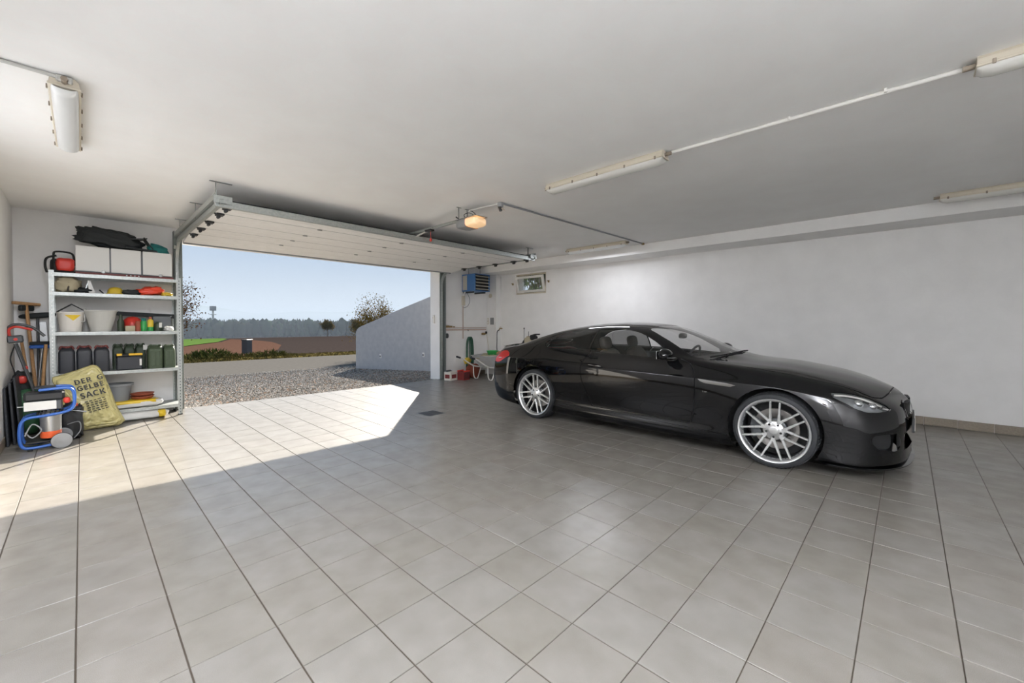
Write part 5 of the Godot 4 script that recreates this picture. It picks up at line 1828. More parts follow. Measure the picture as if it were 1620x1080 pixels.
	for k in 12:
		var a0 := lerpf(0.75, 2.0, k / 12.0)
		var a1 := lerpf(0.75, 2.0, (k + 1) / 12.0)
		var lo0 := 0.21 - 0.07 * (1.0 - absf(k / 6.0 - 1.0))
		var lo1 := 0.21 - 0.07 * (1.0 - absf((k + 1) / 6.0 - 1.0))
		var q := func(a: float, y: float) -> Vector3: return Vector3(cos(a) * (0.0995 + y * 0.087), y, sin(a) * (0.0995 + y * 0.087))
		lab.quad_out(q.call(a0, lo0), q.call(a1, lo1), q.call(a1, 0.213), q.call(a0, 0.213), Vector3.ZERO)
	put("label_print", lab, M.film_yellow, t)
	put("bail", S().tube(smooth([Vector3(0.118, 0.215, 0.02), Vector3(0.122, 0.14, 0.05), Vector3(0.09, 0.125, 0.085)], 5), 0.005, 6), M.film_white, t)
	t = thing("black_cover", "black folded sheet peaked like a roof over the white bucket", "cover", Vector3(-0.05, 1.456, -4.28))
	put("near_leaf", S().bar(Vector3(-0.13, 0.0, 0), Vector3(0.0, 0.1, 0), 0.24, 0.008), M.tarp, t)
	put("far_leaf", S().bar(Vector3(0.14, 0.0, 0), Vector3(0.0, 0.1, 0), 0.24, 0.008), M.tarp, t)
	t = bucket("mortar_bucket", "grey mortar-stained bucket beside the white one", Vector3(0.213, 1.205, -4.21), 0.1, 0.152, 0.28, M.mortar_grey)
	put("lug", S().box(Vector3(-0.145, 0.275, 0.03), Vector3(0.03, 0.04, 0.05), 0.008), M.mortar_grey, t)
	t = thing("black_plank", "long black board leaning behind the buckets on the third shelf", "board", Vector3(0.5, 1.205, -4.44))
	put("board", S().box(Vector3(0.06, 0.235, 0.02), Vector3(0.86, 0.06, 0.022), 0.003, Basis(Vector3(0, 0, 1), -0.055)), M.tarp, t)
	put("prop", S().span(Vector3(-0.1, 0.0, -0.01), Vector3(-0.07, 0.22, 0.02)), M.tarp, t)
	t = thing("wine_bottle", "dark glass bottle standing beside the grey mortar bucket", "bottle", Vector3(0.40, 1.205, -4.20))
	put("glass", S().lathe([Vector2(0, 0), Vector2(0.034, 0), Vector2(0.036, 0.13), Vector2(0.014, 0.18), Vector2(0.013, 0.225), Vector2(0, 0.225)], 16), M.olive_dark, t)
	t = thing("red_helmet", "red rounded cap lying behind small cans on the third shelf", "helmet", Vector3(0.53, 1.205, -4.36))
	put("shell", S().lathe([Vector2(0.115, 0.05), Vector2(0.112, 0.1), Vector2(0.09, 0.16), Vector2(0.05, 0.195), Vector2(0, 0.205)], 22), M.red_plastic, t)
	put("stand", S().span(Vector3(-0.1, 0, -0.08), Vector3(0.1, 0.05, 0.08), 0.01), M.tarp, t)
	t = thing("screw_box", "small cream carton in front of the red cap", "box", Vector3(0.49, 1.205, -4.16))
	put("carton", S().span(Vector3(-0.05, 0.0, -0.03), Vector3(0.05, 0.075, 0.03), 0.003), M.beige_cloth, t)
	t = put("brown_jar", S().lathe([Vector2(0, 0), Vector2(0.035, 0), Vector2(0.036, 0.1), Vector2(0.026, 0.115), Vector2(0.028, 0.14), Vector2(0, 0.14)], 16), M.terracotta)
	tag(t, "brown jar between the cream carton and the green can", "jar")
	t.position = Vector3(0.575, 1.205, -4.19)
	t = thing("spray_can", "green spray can with a dark cap on the third shelf", "can", Vector3(0.63, 1.205, -4.17))
	put("can", S().lathe([Vector2(0, 0), Vector2(0.033, 0.002), Vector2(0.033, 0.13), Vector2(0.026, 0.142), Vector2(0, 0.142)], 18), M.leaf_can, t)
	put("cap", S().lathe([Vector2(0.027, 0.142), Vector2(0.027, 0.178), Vector2(0.0, 0.182)], 16), M.teal_cloth, t)
	t = thing("squeeze_bottle", "yellow and green bottle right of the green spray can", "bottle", Vector3(0.70, 1.205, -4.17))
	put("bottle", S().lathe([Vector2(0, 0), Vector2(0.034, 0.002), Vector2(0.034, 0.06)], 18), M.leaf_can, t)
	put("upper", S().lathe([Vector2(0.034, 0.06), Vector2(0.034, 0.145), Vector2(0.016, 0.168)], 18), M.hard_yellow, t)
	put("cap", S().lathe([Vector2(0.017, 0.165), Vector2(0.017, 0.198), Vector2(0, 0.2)], 12), M.terracotta, t)
	t = thing("oil_jar", "dark green jar with a pale label right of the yellow bottle", "jar", Vector3(0.785, 1.205, -4.19))
	put("jar", S().lathe([Vector2(0, 0), Vector2(0.048, 0.002), Vector2(0.05, 0.09), Vector2(0.03, 0.125), Vector2(0.0, 0.13)], 18), M.olive_dark, t)
	put("label_print", S().box(Vector3(0.02, 0.085, 0.047), Vector3(0.035, 0.07, 0.006), 0.002, Basis(Vector3.UP, 0.35)), M.film_white, t)
	t = thing("parts_bin", "blue-grey bin at the end of the third shelf, behind the jars", "bin", Vector3(0.84, 1.205, -4.36))
	put("bin", S().span(Vector3(-0.11, 0, -0.12), Vector3(0.1, 0.215, 0.1), 0.008), M.dark_steel, t)
	t = put("rag_bundle", S().lump(Vector3(0, 0.03, 0), Vector3(0.05, 0.032, 0.04), 0.8, 0.6, noise3(22, 3.0)), M.film_white)
	tag(t, "little pink and white rag at the end of the third shelf", "rag")
	t.position = Vector3(0.895, 1.205, -4.16)

	# fourth shelf, base at 0.685
	for k in 3:
		jerrycan("water_canister", ["black canister with a dark red grip at the rack's end, leftmost of three", "black canister standing in the middle of the three on the fourth shelf", "black canister next to the grey toolbox on the fourth shelf"][k], Vector3([-0.10, 0.055, 0.212][k], 0.685, -4.22 - [0.0, 0.03, 0.0][k]), Vector3(0.148, 0.345, 0.24), M.canister_black, M.grip_red, "black canisters on the fourth shelf", false)
	t = thing("tool_case", "dark grey toolbox with yellow latches on the fourth shelf", "toolbox", Vector3(0.48, 0.685, -4.2))
	put("case", S().span(Vector3(-0.13, 0, -0.09), Vector3(0.125, 0.185, 0.09), 0.012), M.canister_black, t)
	put("lid", S().span(Vector3(-0.135, 0.185, -0.093), Vector3(0.13, 0.215, 0.093), 0.01), M.black_plastic, t)
	for e in [[-0.13, -0.075], [-0.01, 0.128]]:
		put("latch", S().span(Vector3(e[0], 0.195, 0.088), Vector3(e[1], 0.225, 0.102), 0.005), M.yellow_plastic, t)
	put("tag", S().box(Vector3(0.108, 0.1, 0.091), Vector3(0.022, 0.09, 0.004), 0.001), M.film_white, t)
	for k in 3:
		var c := jerrycan("field_canister", ["dark green canister peeking over the toolbox, nearest the black canisters", "dark green canister peeking over the middle of the toolbox", "dark green canister behind the toolbox with a white tag"][k], Vector3(0.375 + k * 0.115, 0.685, -4.40), Vector3(0.11, 0.35, 0.2), M.olive_dark, M.olive_dark, "green canisters on the fourth shelf", false)
		if k == 2:
			put("tag", S().box(Vector3(0.05, 0.29, 0.1), Vector3(0.05, 0.07, 0.004), 0.001), M.film_white, c)
	jerrycan("field_canister", "ribbed olive canister right of the toolbox on the fourth shelf", Vector3(0.745, 0.685, -4.22), Vector3(0.165, 0.335, 0.24), M.olive, M.olive, "green canisters on the fourth shelf", true)
	jerrycan("field_canister", "ribbed olive canister at the end of the fourth shelf by the opening", Vector3(0.90, 0.685, -4.24), Vector3(0.135, 0.33, 0.24), M.olive, M.olive, "green canisters on the fourth shelf", true)

	# bottom shelf, base at 0.16
	t = thing("soil_bag", "white and yellow bag of soil lying on the bottom shelf", "bag", Vector3(0.50, 0.16, -4.28))
	put("sack", S().lump(Vector3(0, 0.05, 0), Vector3(0.33, 0.052, 0.17), 0.5, 0.1, noise3(24, 2.0), Basis(), 14, 30), M.film_white, t)
	put("print_band", S().lump(Vector3(-0.02, 0.075, 0.004), Vector3(0.315, 0.03, 0.17), 0.5, 0.1, noise3(24, 2.0), Basis(), 12, 30), M.film_yellow, t)
	t = thing("soil_bag", "white bag of soil with a yellow corner on the floor under the shelving", "bag", Vector3(0.52, 0.0, -4.22))
	put("sack", S().lump(Vector3(0, 0.055, 0), Vector3(0.36, 0.055, 0.2), 0.5, 0.12, noise3(25, 2.0), Basis(), 14, 30), M.film_white, t)
	put("print_corner", S().lump(Vector3(0.275, 0.056, 0.008), Vector3(0.055, 0.052, 0.194), 0.5, 0.1, noise3(25, 2.0), Basis(), 12, 24), M.film_yellow, t)
	t = thing("plant_tub", "grey oval plastic tub standing on the soil bag", "tub", Vector3(0.36, 0.262, -4.27))
	put("wall", S().lathe([Vector2(0, 0), Vector2(0.12, 0), Vector2(0.145, 0.2), Vector2(0.165, 0.205), Vector2(0.168, 0.235), Vector2(0.15, 0.235), Vector2(0.135, 0.2), Vector2(0.112, 0.008), Vector2(0, 0.008)], 30), M.tub_grey, t)
	for k in 2:
		t = put("pot_saucer", S().lathe([Vector2(0, 0), Vector2(0.1, 0), Vector2(0.128, 0.036), Vector2(0.13, 0.042), Vector2(0.12, 0.042), Vector2(0.095, 0.01), Vector2(0, 0.01)], 30), M.terracotta)
		tag(t, ["lower of two stacked terracotta saucers on the soil bag", "upper of two stacked terracotta saucers on the soil bag"][k], "saucer", "terracotta saucers")
		t.position = Vector3(0.61, 0.264 + k * 0.038, -4.25)


func words(text: String, size: float, m: Material, parent: Node, at: Transform3D, called := "lettering") -> void:
	var f := SystemFont.new()
	f.font_names = PackedStringArray(["Droid Sans"])
	f.font_weight = 700
	var t := TextMesh.new()
	t.text = text
	t.font = f
	t.font_size = 64
	t.pixel_size = size / 64.0
	t.depth = 0.003
	put_mesh(called, t, m, parent, at)


func corner_clutter() -> void:
	# the yellow rubbish sack leaning on the shelving
	mat("sack_film", hex("cdc389"), 0.22)
	var sk := thing("yellow_sack", "full yellow plastic rubbish sack with black lettering, leaning on the shelving", "sack", Vector3(0.1, 0, -3.86))
	var edge := outline([-0.33, 0.66, -0.12, 0.735, 0.03, 0.80, 0.085, 0.76, 0.13, 0.64, 0.19, 0.44, 0.24, 0.24, 0.31, 0.06, 0.26, 0.005, 0.10, 0.0, -0.12, 0.0, -0.24, 0.02, -0.26, 0.15, -0.25, 0.4, -0.30, 0.56])
	var nz := noise3(31, 5.0)
	var nw := noise3(33, 2.2)
	var ctr := Vector2(0.0, 0.36)
	var rows := []
	var rings := 64
	for i in rings + 1:
		var t := -1.0 + 2.0 * i / rings
		var s := pow(1.0 - pow(absf(t), 2.6), 0.5)
		var ring := []
		for k in 90:
			var a := TAU * k / 90.0
			var d := Vector2(cos(a), sin(a))
			var far := 0.0
			for e in edge.size():
				var hit = Geometry2D.segment_intersects_segment(ctr, ctr + d * 2.0, edge[e], edge[(e + 1) % edge.size()])
				if hit != null:
					far = maxf(far, (hit - ctr).length())
			var p := ctr + d * far * s
			var deep := 0.17 * t * (1.0 if p.y < 0.55 else lerpf(1.0, 0.25, (p.y - 0.55) / 0.26))
			var wr := 0.035 * absf(nz.get_noise_2d(p.x * 3.0 + 1.5 * signf(t), p.y * 1.6)) + 0.02 * absf(nz.get_noise_2d(p.y * 5.0, p.x * 2.0 + 4.0 * signf(t))) + 0.02 * nw.get_noise_2d(p.x * 3.0, p.y * 3.0 + 5.0 * t)
			ring.append(Vector3(p.x, maxf(p.y, 0.0), deep + wr * (1.0 if s > 0.3 else 0.4) - 0.10 * p.y))
		rows.append(ring)
	put("film", S().sheet(rows, true, true), M.sack_film, sk)
	var ink := mat("ink", hex("1e1f1c"), 0.5)
	var tilt := Basis(Vector3(0, 0, 1), 0.24) * Basis(Vector3.RIGHT, -0.12)
	words("DER  G", 0.082, ink, sk, Transform3D(tilt, Vector3(-0.015, 0.625, 0.117)))
	words("GELBE", 0.08, ink, sk, Transform3D(tilt, Vector3(0.0, 0.545, 0.132)))
	words("SACK", 0.092, ink, sk, Transform3D(tilt, Vector3(0.02, 0.455, 0.152)))
	var lines := S()
	for k in 6:
		for j in 5:
			lines.box(tilt * Vector3(-0.075 + j * 0.038 + 0.006 * (k % 2), 0, 0) + Vector3(0.035 + 0.006 * k, 0.38 - 0.026 * k, 0.162), Vector3(0.03 - 0.004 * ((j + k) % 3), 0.009, 0.012), 0.0, tilt)
	put("fine_print", lines, ink, sk).set_meta("kind", "stuff")

	# blue-framed paint sprayer
	var o := Vector3(-0.24, 0, -3.05)
	var sp := thing("motor_pump", "motor pump in a blue S-shaped tube frame with silver pot and wheels", "pump", o)
	var path := [[-0.27, 0.62], [-0.10, 0.625], [-0.045, 0.60], [-0.03, 0.53], [-0.035, 0.43], [-0.09, 0.375], [-0.25, 0.35], [-0.36, 0.34], [-0.405, 0.29], [-0.415, 0.16], [-0.40, 0.06], [-0.34, 0.03], [-0.17, 0.045]]
	for z in [-2.99, -3.24]:
		var pts := []
		for p in path:
			pts.append(Vector3(p[0], p[1], z) - o)
		put("frame_tube", S().tube(smooth(pts, 5), 0.0145, 10), M.blue_paint, sp)
	for p in [[-0.27, 0.62], [-0.17, 0.045]]:
		put("cross_tube", S().tube([Vector3(p[0], p[1], -2.99) - o, Vector3(p[0], p[1], -3.24) - o], 0.0145, 10), M.blue_paint, sp)
	put("motor", W(o).span(Vector3(-0.39, 0.50, -3.20), Vector3(-0.10, 0.595, -3.02), 0.02), M.black_plastic, sp)
	put("motor_cover", W(o).span(Vector3(-0.385, 0.41, -3.03), Vector3(-0.16, 0.50, -3.01), 0.003), M.film_white, sp)
	put("pump_block", W(o).span(Vector3(-0.38, 0.40, -3.20), Vector3(-0.12, 0.50, -3.03), 0.008), M.dark_steel, sp)
	put("gear_knob", W(o).lump(Vector3(-0.085, 0.49, -3.03), Vector3(0.028, 0.032, 0.028), 0.8), M.red_plastic, sp)
	put("crank", W(o).tube([Vector3(-0.43, 0.455, -3.05), Vector3(-0.38, 0.455, -3.05)], 0.006, 6), M.steel, sp)
	put("seat_pad", W(o).box(Vector3(-0.24, 0.635, -3.12), Vector3(0.15, 0.02, 0.2), 0.008), M.canister_black, sp)
	var pot := Transform3D(Basis(), Vector3(-0.205, 0.105, -3.10) - o)
	put("pot", S().lathe([Vector2(0.078, 0.07), Vector2(0.08, 0.23), Vector2(0.09, 0.232), Vector2(0.09, 0.265), Vector2(0, 0.265)], 28, pot), M.brushed, sp)
	put("pot_base", S().lathe([Vector2(0, 0), Vector2(0.074, 0.0), Vector2(0.078, 0.01), Vector2(0.079, 0.07)], 28, pot), M.orange_plastic, sp)
	for k in 16:
		var a := TAU * k / 16.0
		put("cooling_fin", S().box(pot * Vector3(cos(a) * 0.092, 0.262, sin(a) * 0.092), Vector3(0.016, 0.034, 0.01), 0.002, Basis(Vector3.UP, -a)), M.black_plastic, sp)
	put("tray", W(o).span(Vector3(-0.38, 0.07, -3.22), Vector3(-0.10, 0.085, -3.01), 0.003), M.black_plastic, sp)
	put("hose", W(o).tube(smooth([Vector3(-0.38, 0.16, -3.0), Vector3(-0.33, 0.27, -3.02), Vector3(-0.27, 0.2, -3.03), Vector3(-0.33, 0.13, -3.02), Vector3(-0.38, 0.19, -3.04)], 5, false), 0.007, 6), M.grey_plastic, sp)
	put("foot", W(o).box(Vector3(-0.345, 0.012, -2.99), Vector3(0.035, 0.024, 0.03), 0.004), M.soft_black, sp)
	for z in [-2.955, -3.275]:
		var w := Transform3D(Basis(Vector3.RIGHT, PI / 2), Vector3(-0.125, 0.078, z) - o)
		var wl := put("wheel", S().lathe([Vector2(0.0, -0.014), Vector2(0.065, -0.014), Vector2(0.078, -0.01), Vector2(0.078, 0.01), Vector2(0.07, 0.014), Vector2(0.05, 0.01), Vector2(0.02, 0.014), Vector2(0.0, 0.016)], 30, w), M.grey_plastic, sp)
		put("tyre", S().lathe([Vector2(0.074, -0.012), Vector2(0.081, -0.008), Vector2(0.081, 0.008), Vector2(0.074, 0.012)], 30, w), M.soft_black, wl)

	# small engine behind it
	var en := thing("small_engine", "cluttered small engine with an orange cap between blue-framed pump and yellow sack", "engine", Vector3(-0.06, 0, -3.42))
	put("block", S().lump(Vector3(0, 0.19, 0), Vector3(0.09, 0.19, 0.1), 0.5, 0.5, noise3(41, 2.5)), M.black_plastic, en)
	put("fuel_cap", S().lathe([Vector2(0.035, 0), Vector2(0.035, 0.03), Vector2(0, 0.034)], 14, Transform3D(Basis(), Vector3(0.02, 0.37, 0.05))), M.orange_plastic, en)
	put("lever", S().tube([Vector3(0.0, 0.33, 0.08), Vector3(0.12, 0.30, 0.1)], 0.009, 6), M.steel, en)
	put("cable", S().tube(smooth([Vector3(-0.03, 0.18, 0.11), Vector3(0.06, 0.2, 0.13), Vector3(0.07, 0.1, 0.12), Vector3(0.02, 0.02, 0.12)], 5), 0.006, 6), M.grey_plastic, en)

	# boards against the left wall
	for k in 3:
		var b := put("dark_board", S().box(Vector3(0, 0.0, 0), Vector3(0.018, 0.62 + 0.05 * k, 0.5), 0.003), M.canister_black)
		b.transform = Transform3D(Basis(Vector3(0, 0, 1), 0.03 + 0.015 * k), Vector3(-0.53 + 0.036 * k, 0.315 + 0.025 * k, -3.62 - 0.06 * k))
		tag(b, ["innermost dark board leaning flat against the plastered side wall", "middle one of three dark boards leaning beside the blue-framed pump", "outermost dark board of three, next to the blue-framed pump"][k], "board", "dark boards on the side wall")

	# lawn mower, its handle folded up high
	o = Vector3(-0.42, 0, -3.95)
	var mw := thing("lawn_mower", "electric lawn mower parked upright, grey handle with a red bow", "mower", o)
	for dz in [-0.02, 0.12]:
		put("handle_tube", W(o).tube([Vector3(-0.335, 0.42, -3.93 + dz), Vector3(-0.49, 1.08, -3.93 + dz)], 0.012, 8), M.dark_steel, mw)
	put("switch_box", W(o).box(Vector3(-0.49, 1.13, -3.86), Vector3(0.12, 0.085, 0.07), 0.012, Basis(Vector3(0, 0, 1), 0.1)), M.dark_steel, mw)
	put("switch_button", W(o).lathe([Vector2(0.016, -0.005), Vector2(0.016, 0.008), Vector2(0, 0.01)], 12, Transform3D(Basis(Vector3.RIGHT, PI / 2), Vector3(-0.485, 1.13, -3.822))), M.red_plastic, mw)
	put("bow", W(o).tube(smooth([Vector3(-0.53, 1.15, -3.88), Vector3(-0.535, 1.24, -3.88), Vector3(-0.48, 1.27, -3.87), Vector3(-0.39, 1.245, -3.86), Vector3(-0.36, 1.235, -3.86)], 5), 0.013, 8), M.red_plastic, mw)
	put("upper_bar", W(o).tube(smooth([Vector3(-0.535, 1.12, -3.9), Vector3(-0.54, 1.26, -3.9), Vector3(-0.47, 1.30, -3.9), Vector3(-0.36, 1.26, -3.9), Vector3(-0.27, 1.16, -3.9)], 5), 0.015, 8), M.dark_steel, mw)
	put("clamp", W(o).lump(Vector3(-0.42, 0.80, -3.85), Vector3(0.022, 0.022, 0.022), 0.7), M.red_plastic, mw)
	put("deck", W(o).lump(Vector3(-0.42, 0.28, -4.05), Vector3(0.11, 0.28, 0.2), 0.55), M.green_plastic, mw)
	put("motor_hood", W(o).lump(Vector3(-0.46, 0.62, -4.02), Vector3(0.075, 0.13, 0.12), 0.7, 0.3, noise3(44, 2.0)), M.tarp, mw)
	put("vent_cap", W(o).lump(Vector3(-0.45, 0.66, -3.9), Vector3(0.04, 0.045, 0.03), 0.7), M.red_plastic, mw)
	put("cable", W(o).tube(smooth([Vector3(-0.5, 1.05, -3.9), Vector3(-0.53, 0.9, -3.88), Vector3(-0.5, 0.75, -3.85), Vector3(-0.52, 0.66, -3.86)], 5), 0.006, 6), M.soft_black, mw)

	# brooms and shovels in the corner
	var t := thing("wooden_broom", "broom standing head up with a bare wooden head, by the shelving", "broom", Vector3(-0.39, 0, -4.42))
	put("handle", S().tube([Vector3(0.05, 0.01, 0.05), Vector3(-0.05, 1.54, -0.03)], 0.017, 8), M.raw_wood, t)
	put("head", S().box(Vector3(-0.05, 1.555, -0.03), Vector3(0.26, 0.035, 0.075), 0.008, Basis(Vector3.UP, 0.7) * Basis(Vector3(0, 0, 1), -0.06)), M.raw_wood, t)
	put("bristles", S().box(Vector3(-0.05, 1.50, -0.045), Vector3(0.14, 0.07, 0.05), 0.01, Basis(Vector3.UP, 0.7)), M.tarp, t)
	t = thing("street_broom", "black-bristled broom held head up behind the mower handle", "broom", Vector3(-0.30, 0, -4.5))
	put("handle", S().tube([Vector3(-0.05, 0.01, 0.0), Vector3(-0.05, 1.38, -0.01)], 0.014, 8), M.dark_steel, t)
	put("head", S().lump(Vector3(-0.05, 1.41, -0.01), Vector3(0.16, 0.035, 0.045), 0.7, 0.0, null, Basis(Vector3(0, 0, 1), 0.12)), M.tarp, t)
	t = thing("blue_broom", "broom with a blue head turned up beside the rack upright", "broom", Vector3(-0.30, 0, -4.36))
	put("handle", S().tube([Vector3(-0.09, 0.01, 0.03), Vector3(-0.01, 1.01, -0.01)], 0.012, 8), M.brushed, t)
	put("head", S().box(Vector3(-0.02, 1.02, -0.01), Vector3(0.2, 0.045, 0.05), 0.012, Basis(Vector3.UP, 0.25)), M.blue_paint, t)
	put("bristles", S().box(Vector3(-0.02, 1.062, -0.01), Vector3(0.19, 0.045, 0.045), 0.008, Basis(Vector3.UP, 0.25)), M.tarp, t)
	t = thing("spade", "spade with a straight grey steel blade turned up in the corner", "spade", Vector3(-0.33, 0, -4.55))
	put("shaft", S().tube([Vector3(0.03, 0.01, 0.0), Vector3(0.02, 1.08, 0.0)], 0.015, 8), M.brushed, t)
	put("blade", S().box(Vector3(0.015, 1.2, 0.0), Vector3(0.09, 0.26, 0.012), 0.004, Basis(Vector3(0, 0, 1), 0.06)), M.brushed, t)
	t = thing("pick_handle", "loose wooden tool handle leaning at the rack upright", "handle", Vector3(-0.32, 0, -4.22))
	put("shaft", S().tube([Vector3(-0.02, 0.01, 0.03), Vector3(0.045, 1.05, -0.04)], [0.019, 0.016], 8), M.raw_wood, t)
	t = thing("rake_handle", "thin wooden rake handle leaning behind the mower", "handle", Vector3(-0.45, 0, -4.3))
	put("shaft", S().tube([Vector3(0.08, 0.01, 0.0), Vector3(-0.03, 1.1, -0.1)], 0.014, 8), M.raw_wood, t)


func wall_clutter() -> void:
	mat("heater_blue", hex("3f6ea6"), 0.4)
	mat("slat_grey", hex("b7b2a6"), 0.5)
	mat("pipe_pink", hex("c9b3a6"), 0.6)
	mat("hose_green", hex("2c5a46"), 0.45)
	mat("barrow_grey", hex("c2c3c1"), 0.5)
	mat("carton_white", hex("d8d2c8"), 0.7)
	mat("crate_red", hex("7c2a28"), 0.55)
	# air heater hung under the ceiling beside the door
	var o := Vector3(6.87, 2.1, -4.35)
	var h := thing("air_heater", "blue box-shaped air heater with louvres hung high on the front wall", "heater", o)
	put("case", W(o).span(Vector3(6.62, 2.12, -4.58), Vector3(7.12, 2.54, -4.13), 0.006), M.heater_blue, h)
	put("side_panel", W(o).span(Vector3(6.612, 2.15, -4.54), Vector3(6.62, 2.51, -4.38), 0.002), M.slat_grey, h)
	put("louvre_back", W(o).span(Vector3(6.65, 2.14, -4.13), Vector3(7.09, 2.52, -4.12)), M.soft_black, h)
	put("louvre_frame", W(o).span(Vector3(6.62, 2.12, -4.13), Vector3(6.65, 2.54, -4.095), 0.003).span(Vector3(7.09, 2.12, -4.13), Vector3(7.12, 2.54, -4.095), 0.003).span(Vector3(6.65, 2.525, -4.13), Vector3(7.09, 2.54, -4.095)).span(Vector3(6.65, 2.12, -4.13), Vector3(7.09, 2.135, -4.095)), M.heater_blue, h)
	for k in 5:
		put("slat", W(o).box(Vector3(6.87, 2.17 + k * 0.078, -4.09), Vector3(0.43, 0.008, 0.06), 0.002, Basis(Vector3.RIGHT, 0.5)), M.slat_grey, h)
	for x in [6.68, 7.06]:
		put("bracket", W(o).span(Vector3(x - 0.015, 2.08, -4.6), Vector3(x + 0.015, 2.12, -4.2), 0.003), M.dark_steel, h)
		put("hanger", W(o).span(Vector3(x - 0.006, 2.54, -4.4), Vector3(x + 0.006, 2.76, -4.388)), M.steel, h)
	put("feed_box", W(o).span(Vector3(6.62, 1.78, -4.598), Vector3(6.70, 2.02, -4.54), 0.01), M.aged_plastic, h)
	put("feed_pipe", W(o).tube([Vector3(6.66, 2.02, -4.56), Vector3(6.66, 2.12, -4.5)], 0.02, 10), M.white_plastic, h)
	put("cable", W(o).tube(smooth([Vector3(6.74, 2.12, -4.55), Vector3(6.86, 1.99, -4.58), Vector3(6.87, 1.87, -4.58), Vector3(6.80, 1.76, -4.585), Vector3(6.68, 1.72, -4.585)], 5), 0.006, 6), M.grey_plastic, h)
	# pipes on that wall
	var p := thing("copper_pipe", "thin upright pipe running down the front wall under the heater", "pipe", Vector3(6.66, 0.95, -4.585))
	put("run", S().tube([Vector3(0, 0, 0), Vector3(0, 0.82, 0)], 0.012, 8), M.pipe_pink, p)
	for y in [0.15, 0.6]:
		put("clip", S().box(Vector3(0, y, -0.006), Vector3(0.04, 0.016, 0.016), 0.003), M.white_plastic, p)
	p = thing("tool_rail", "narrow level rail across the front wall with small tools on it", "rail", Vector3(6.77, 1.19, -4.585))
	put("rail", S().span(Vector3(-0.66, -0.035, -0.014), Vector3(0.66, 0.0, 0.02), 0.003), M.pipe_pink, p)
	put("ledge", S().span(Vector3(-0.66, 0.03, -0.014), Vector3(0.66, 0.045, 0.03), 0.002), M.pipe_pink, p)
	for e in [[-0.60, 0.10, 0.045], [-0.5, 0.09, 0.035], [-0.4, 0.06, 0.02]]:
		put("tool", S().box(Vector3(e[0], 0.045 + e[2] / 2, 0.005), Vector3(e[1], e[2], 0.03), 0.006), M.old_brass, p)
	put("hook", S().tube([Vector3(0.03, -0.02, 0.02), Vector3(0.03, -0.05, 0.04)], 0.01, 6), M.dark_steel, p)
	put("pulley", S().lump(Vector3(-0.63, -0.16, 0.03), Vector3(0.04, 0.06, 0.03), 0.8), M.dark_steel, p)
	put("valve", S().lump(Vector3(0.56, -0.13, 0.03), Vector3(0.07, 0.03, 0.03), 0.7), M.old_brass, p)
	put("valve_wheel", S().lump(Vector3(0.63, -0.10, 0.05), Vector3(0.03, 0.035, 0.02), 0.8), M.soft_black, p)
	put("valve_hose", S().tube(smooth([Vector3(0.66, -0.14, 0.04), Vector3(0.70, -0.4, 0.05), Vector3(0.72, -0.62, 0.08)], 4), 0.006, 6), M.aged_plastic, p)
	# fittings of the pillar
	var f: Node3D = put("round_vent", S().lathe([Vector2(0.055, 0), Vector2(0.055, 0.02), Vector2(0.03, 0.026), Vector2(0, 0.022)], 20), M.aged_plastic)
	f.transform = Transform3D(Basis(Vector3(0, 0, 1), PI / 2), Vector3(7.49, 2.055, -4.46))
	tag(f, "round beige cover high on the wall pillar", "vent")
	f = put("grey_plate", S().span(Vector3(-0.012, -0.09, -0.065), Vector3(0, 0.09, 0.065), 0.003), M.grey_plastic)
	f.position = Vector3(7.49, 1.39, -4.40)
	tag(f, "grey square cover plate on the wall pillar", "plate")
	f = thing("light_switch", "small beige double switch left of the grey plate on the pillar", "switch", Vector3(7.49, 1.39, -4.55))
	put("frame", S().span(Vector3(-0.01, -0.08, -0.035), Vector3(0, 0.08, 0.035), 0.003), M.aged_plastic, f)
	for y in [-0.038, 0.038]:
		put("rocker", S().span(Vector3(-0.016, y - 0.028, -0.024), Vector3(-0.009, y + 0.028, 0.024), 0.003), M.white_plastic, f)
	f = thing("door_switch", "white push-button box on the reveal of the garage opening", "switch", Vector3(5.95, 1.43, -4.81))
	put("case", S().span(Vector3(-0.04, -0.1, -0.03), Vector3(0, 0.1, 0.03), 0.008), M.white_plastic, f)
	put("button", S().span(Vector3(-0.046, 0.02, -0.014), Vector3(-0.039, 0.05, 0.014), 0.003), M.aged_plastic, f)
	# water tap with its hose
	f = thing("wall_tap", "brass water tap with a dark hose beside the wall pillar", "tap", Vector3(XR, 1.2, -4.20))
	put("body", S().tube([Vector3(0, 0, 0), Vector3(-0.09, 0, 0)], 0.014, 8).tube([Vector3(-0.085, 0, 0), Vector3(-0.1, -0.05, -0.02)], 0.013, 8), M.old_brass, f)
	put("valve_wheel", S().lathe([Vector2(0.026, 0), Vector2(0.026, 0.01), Vector2(0, 0.014)], 12, Transform3D(Basis(), Vector3(-0.06, 0.03, 0.0))), M.old_brass, f)
	put("hose", S().tube(smooth([Vector3(-0.1, -0.04, -0.02), Vector3(-0.14, -0.1, -0.05), Vector3(-0.145, -0.3, -0.05), Vector3(-0.145, -0.55, -0.05), Vector3(-0.12, -0.78, -0.03)], 6), 0.013, 8), M.canister_black, f)
	# green garden hose looped over a hook
	f = thing("garden_hose", "dark green garden hose hung in long loops on the front wall", "hose", Vector3(6.82, 0, -4.55))
	put("hook", S().tube([Vector3(0, 0.97, -0.045), Vector3(0, 0.96, 0.05), Vector3(0, 0.99, 0.06)], 0.01, 6), M.dark_steel, f)
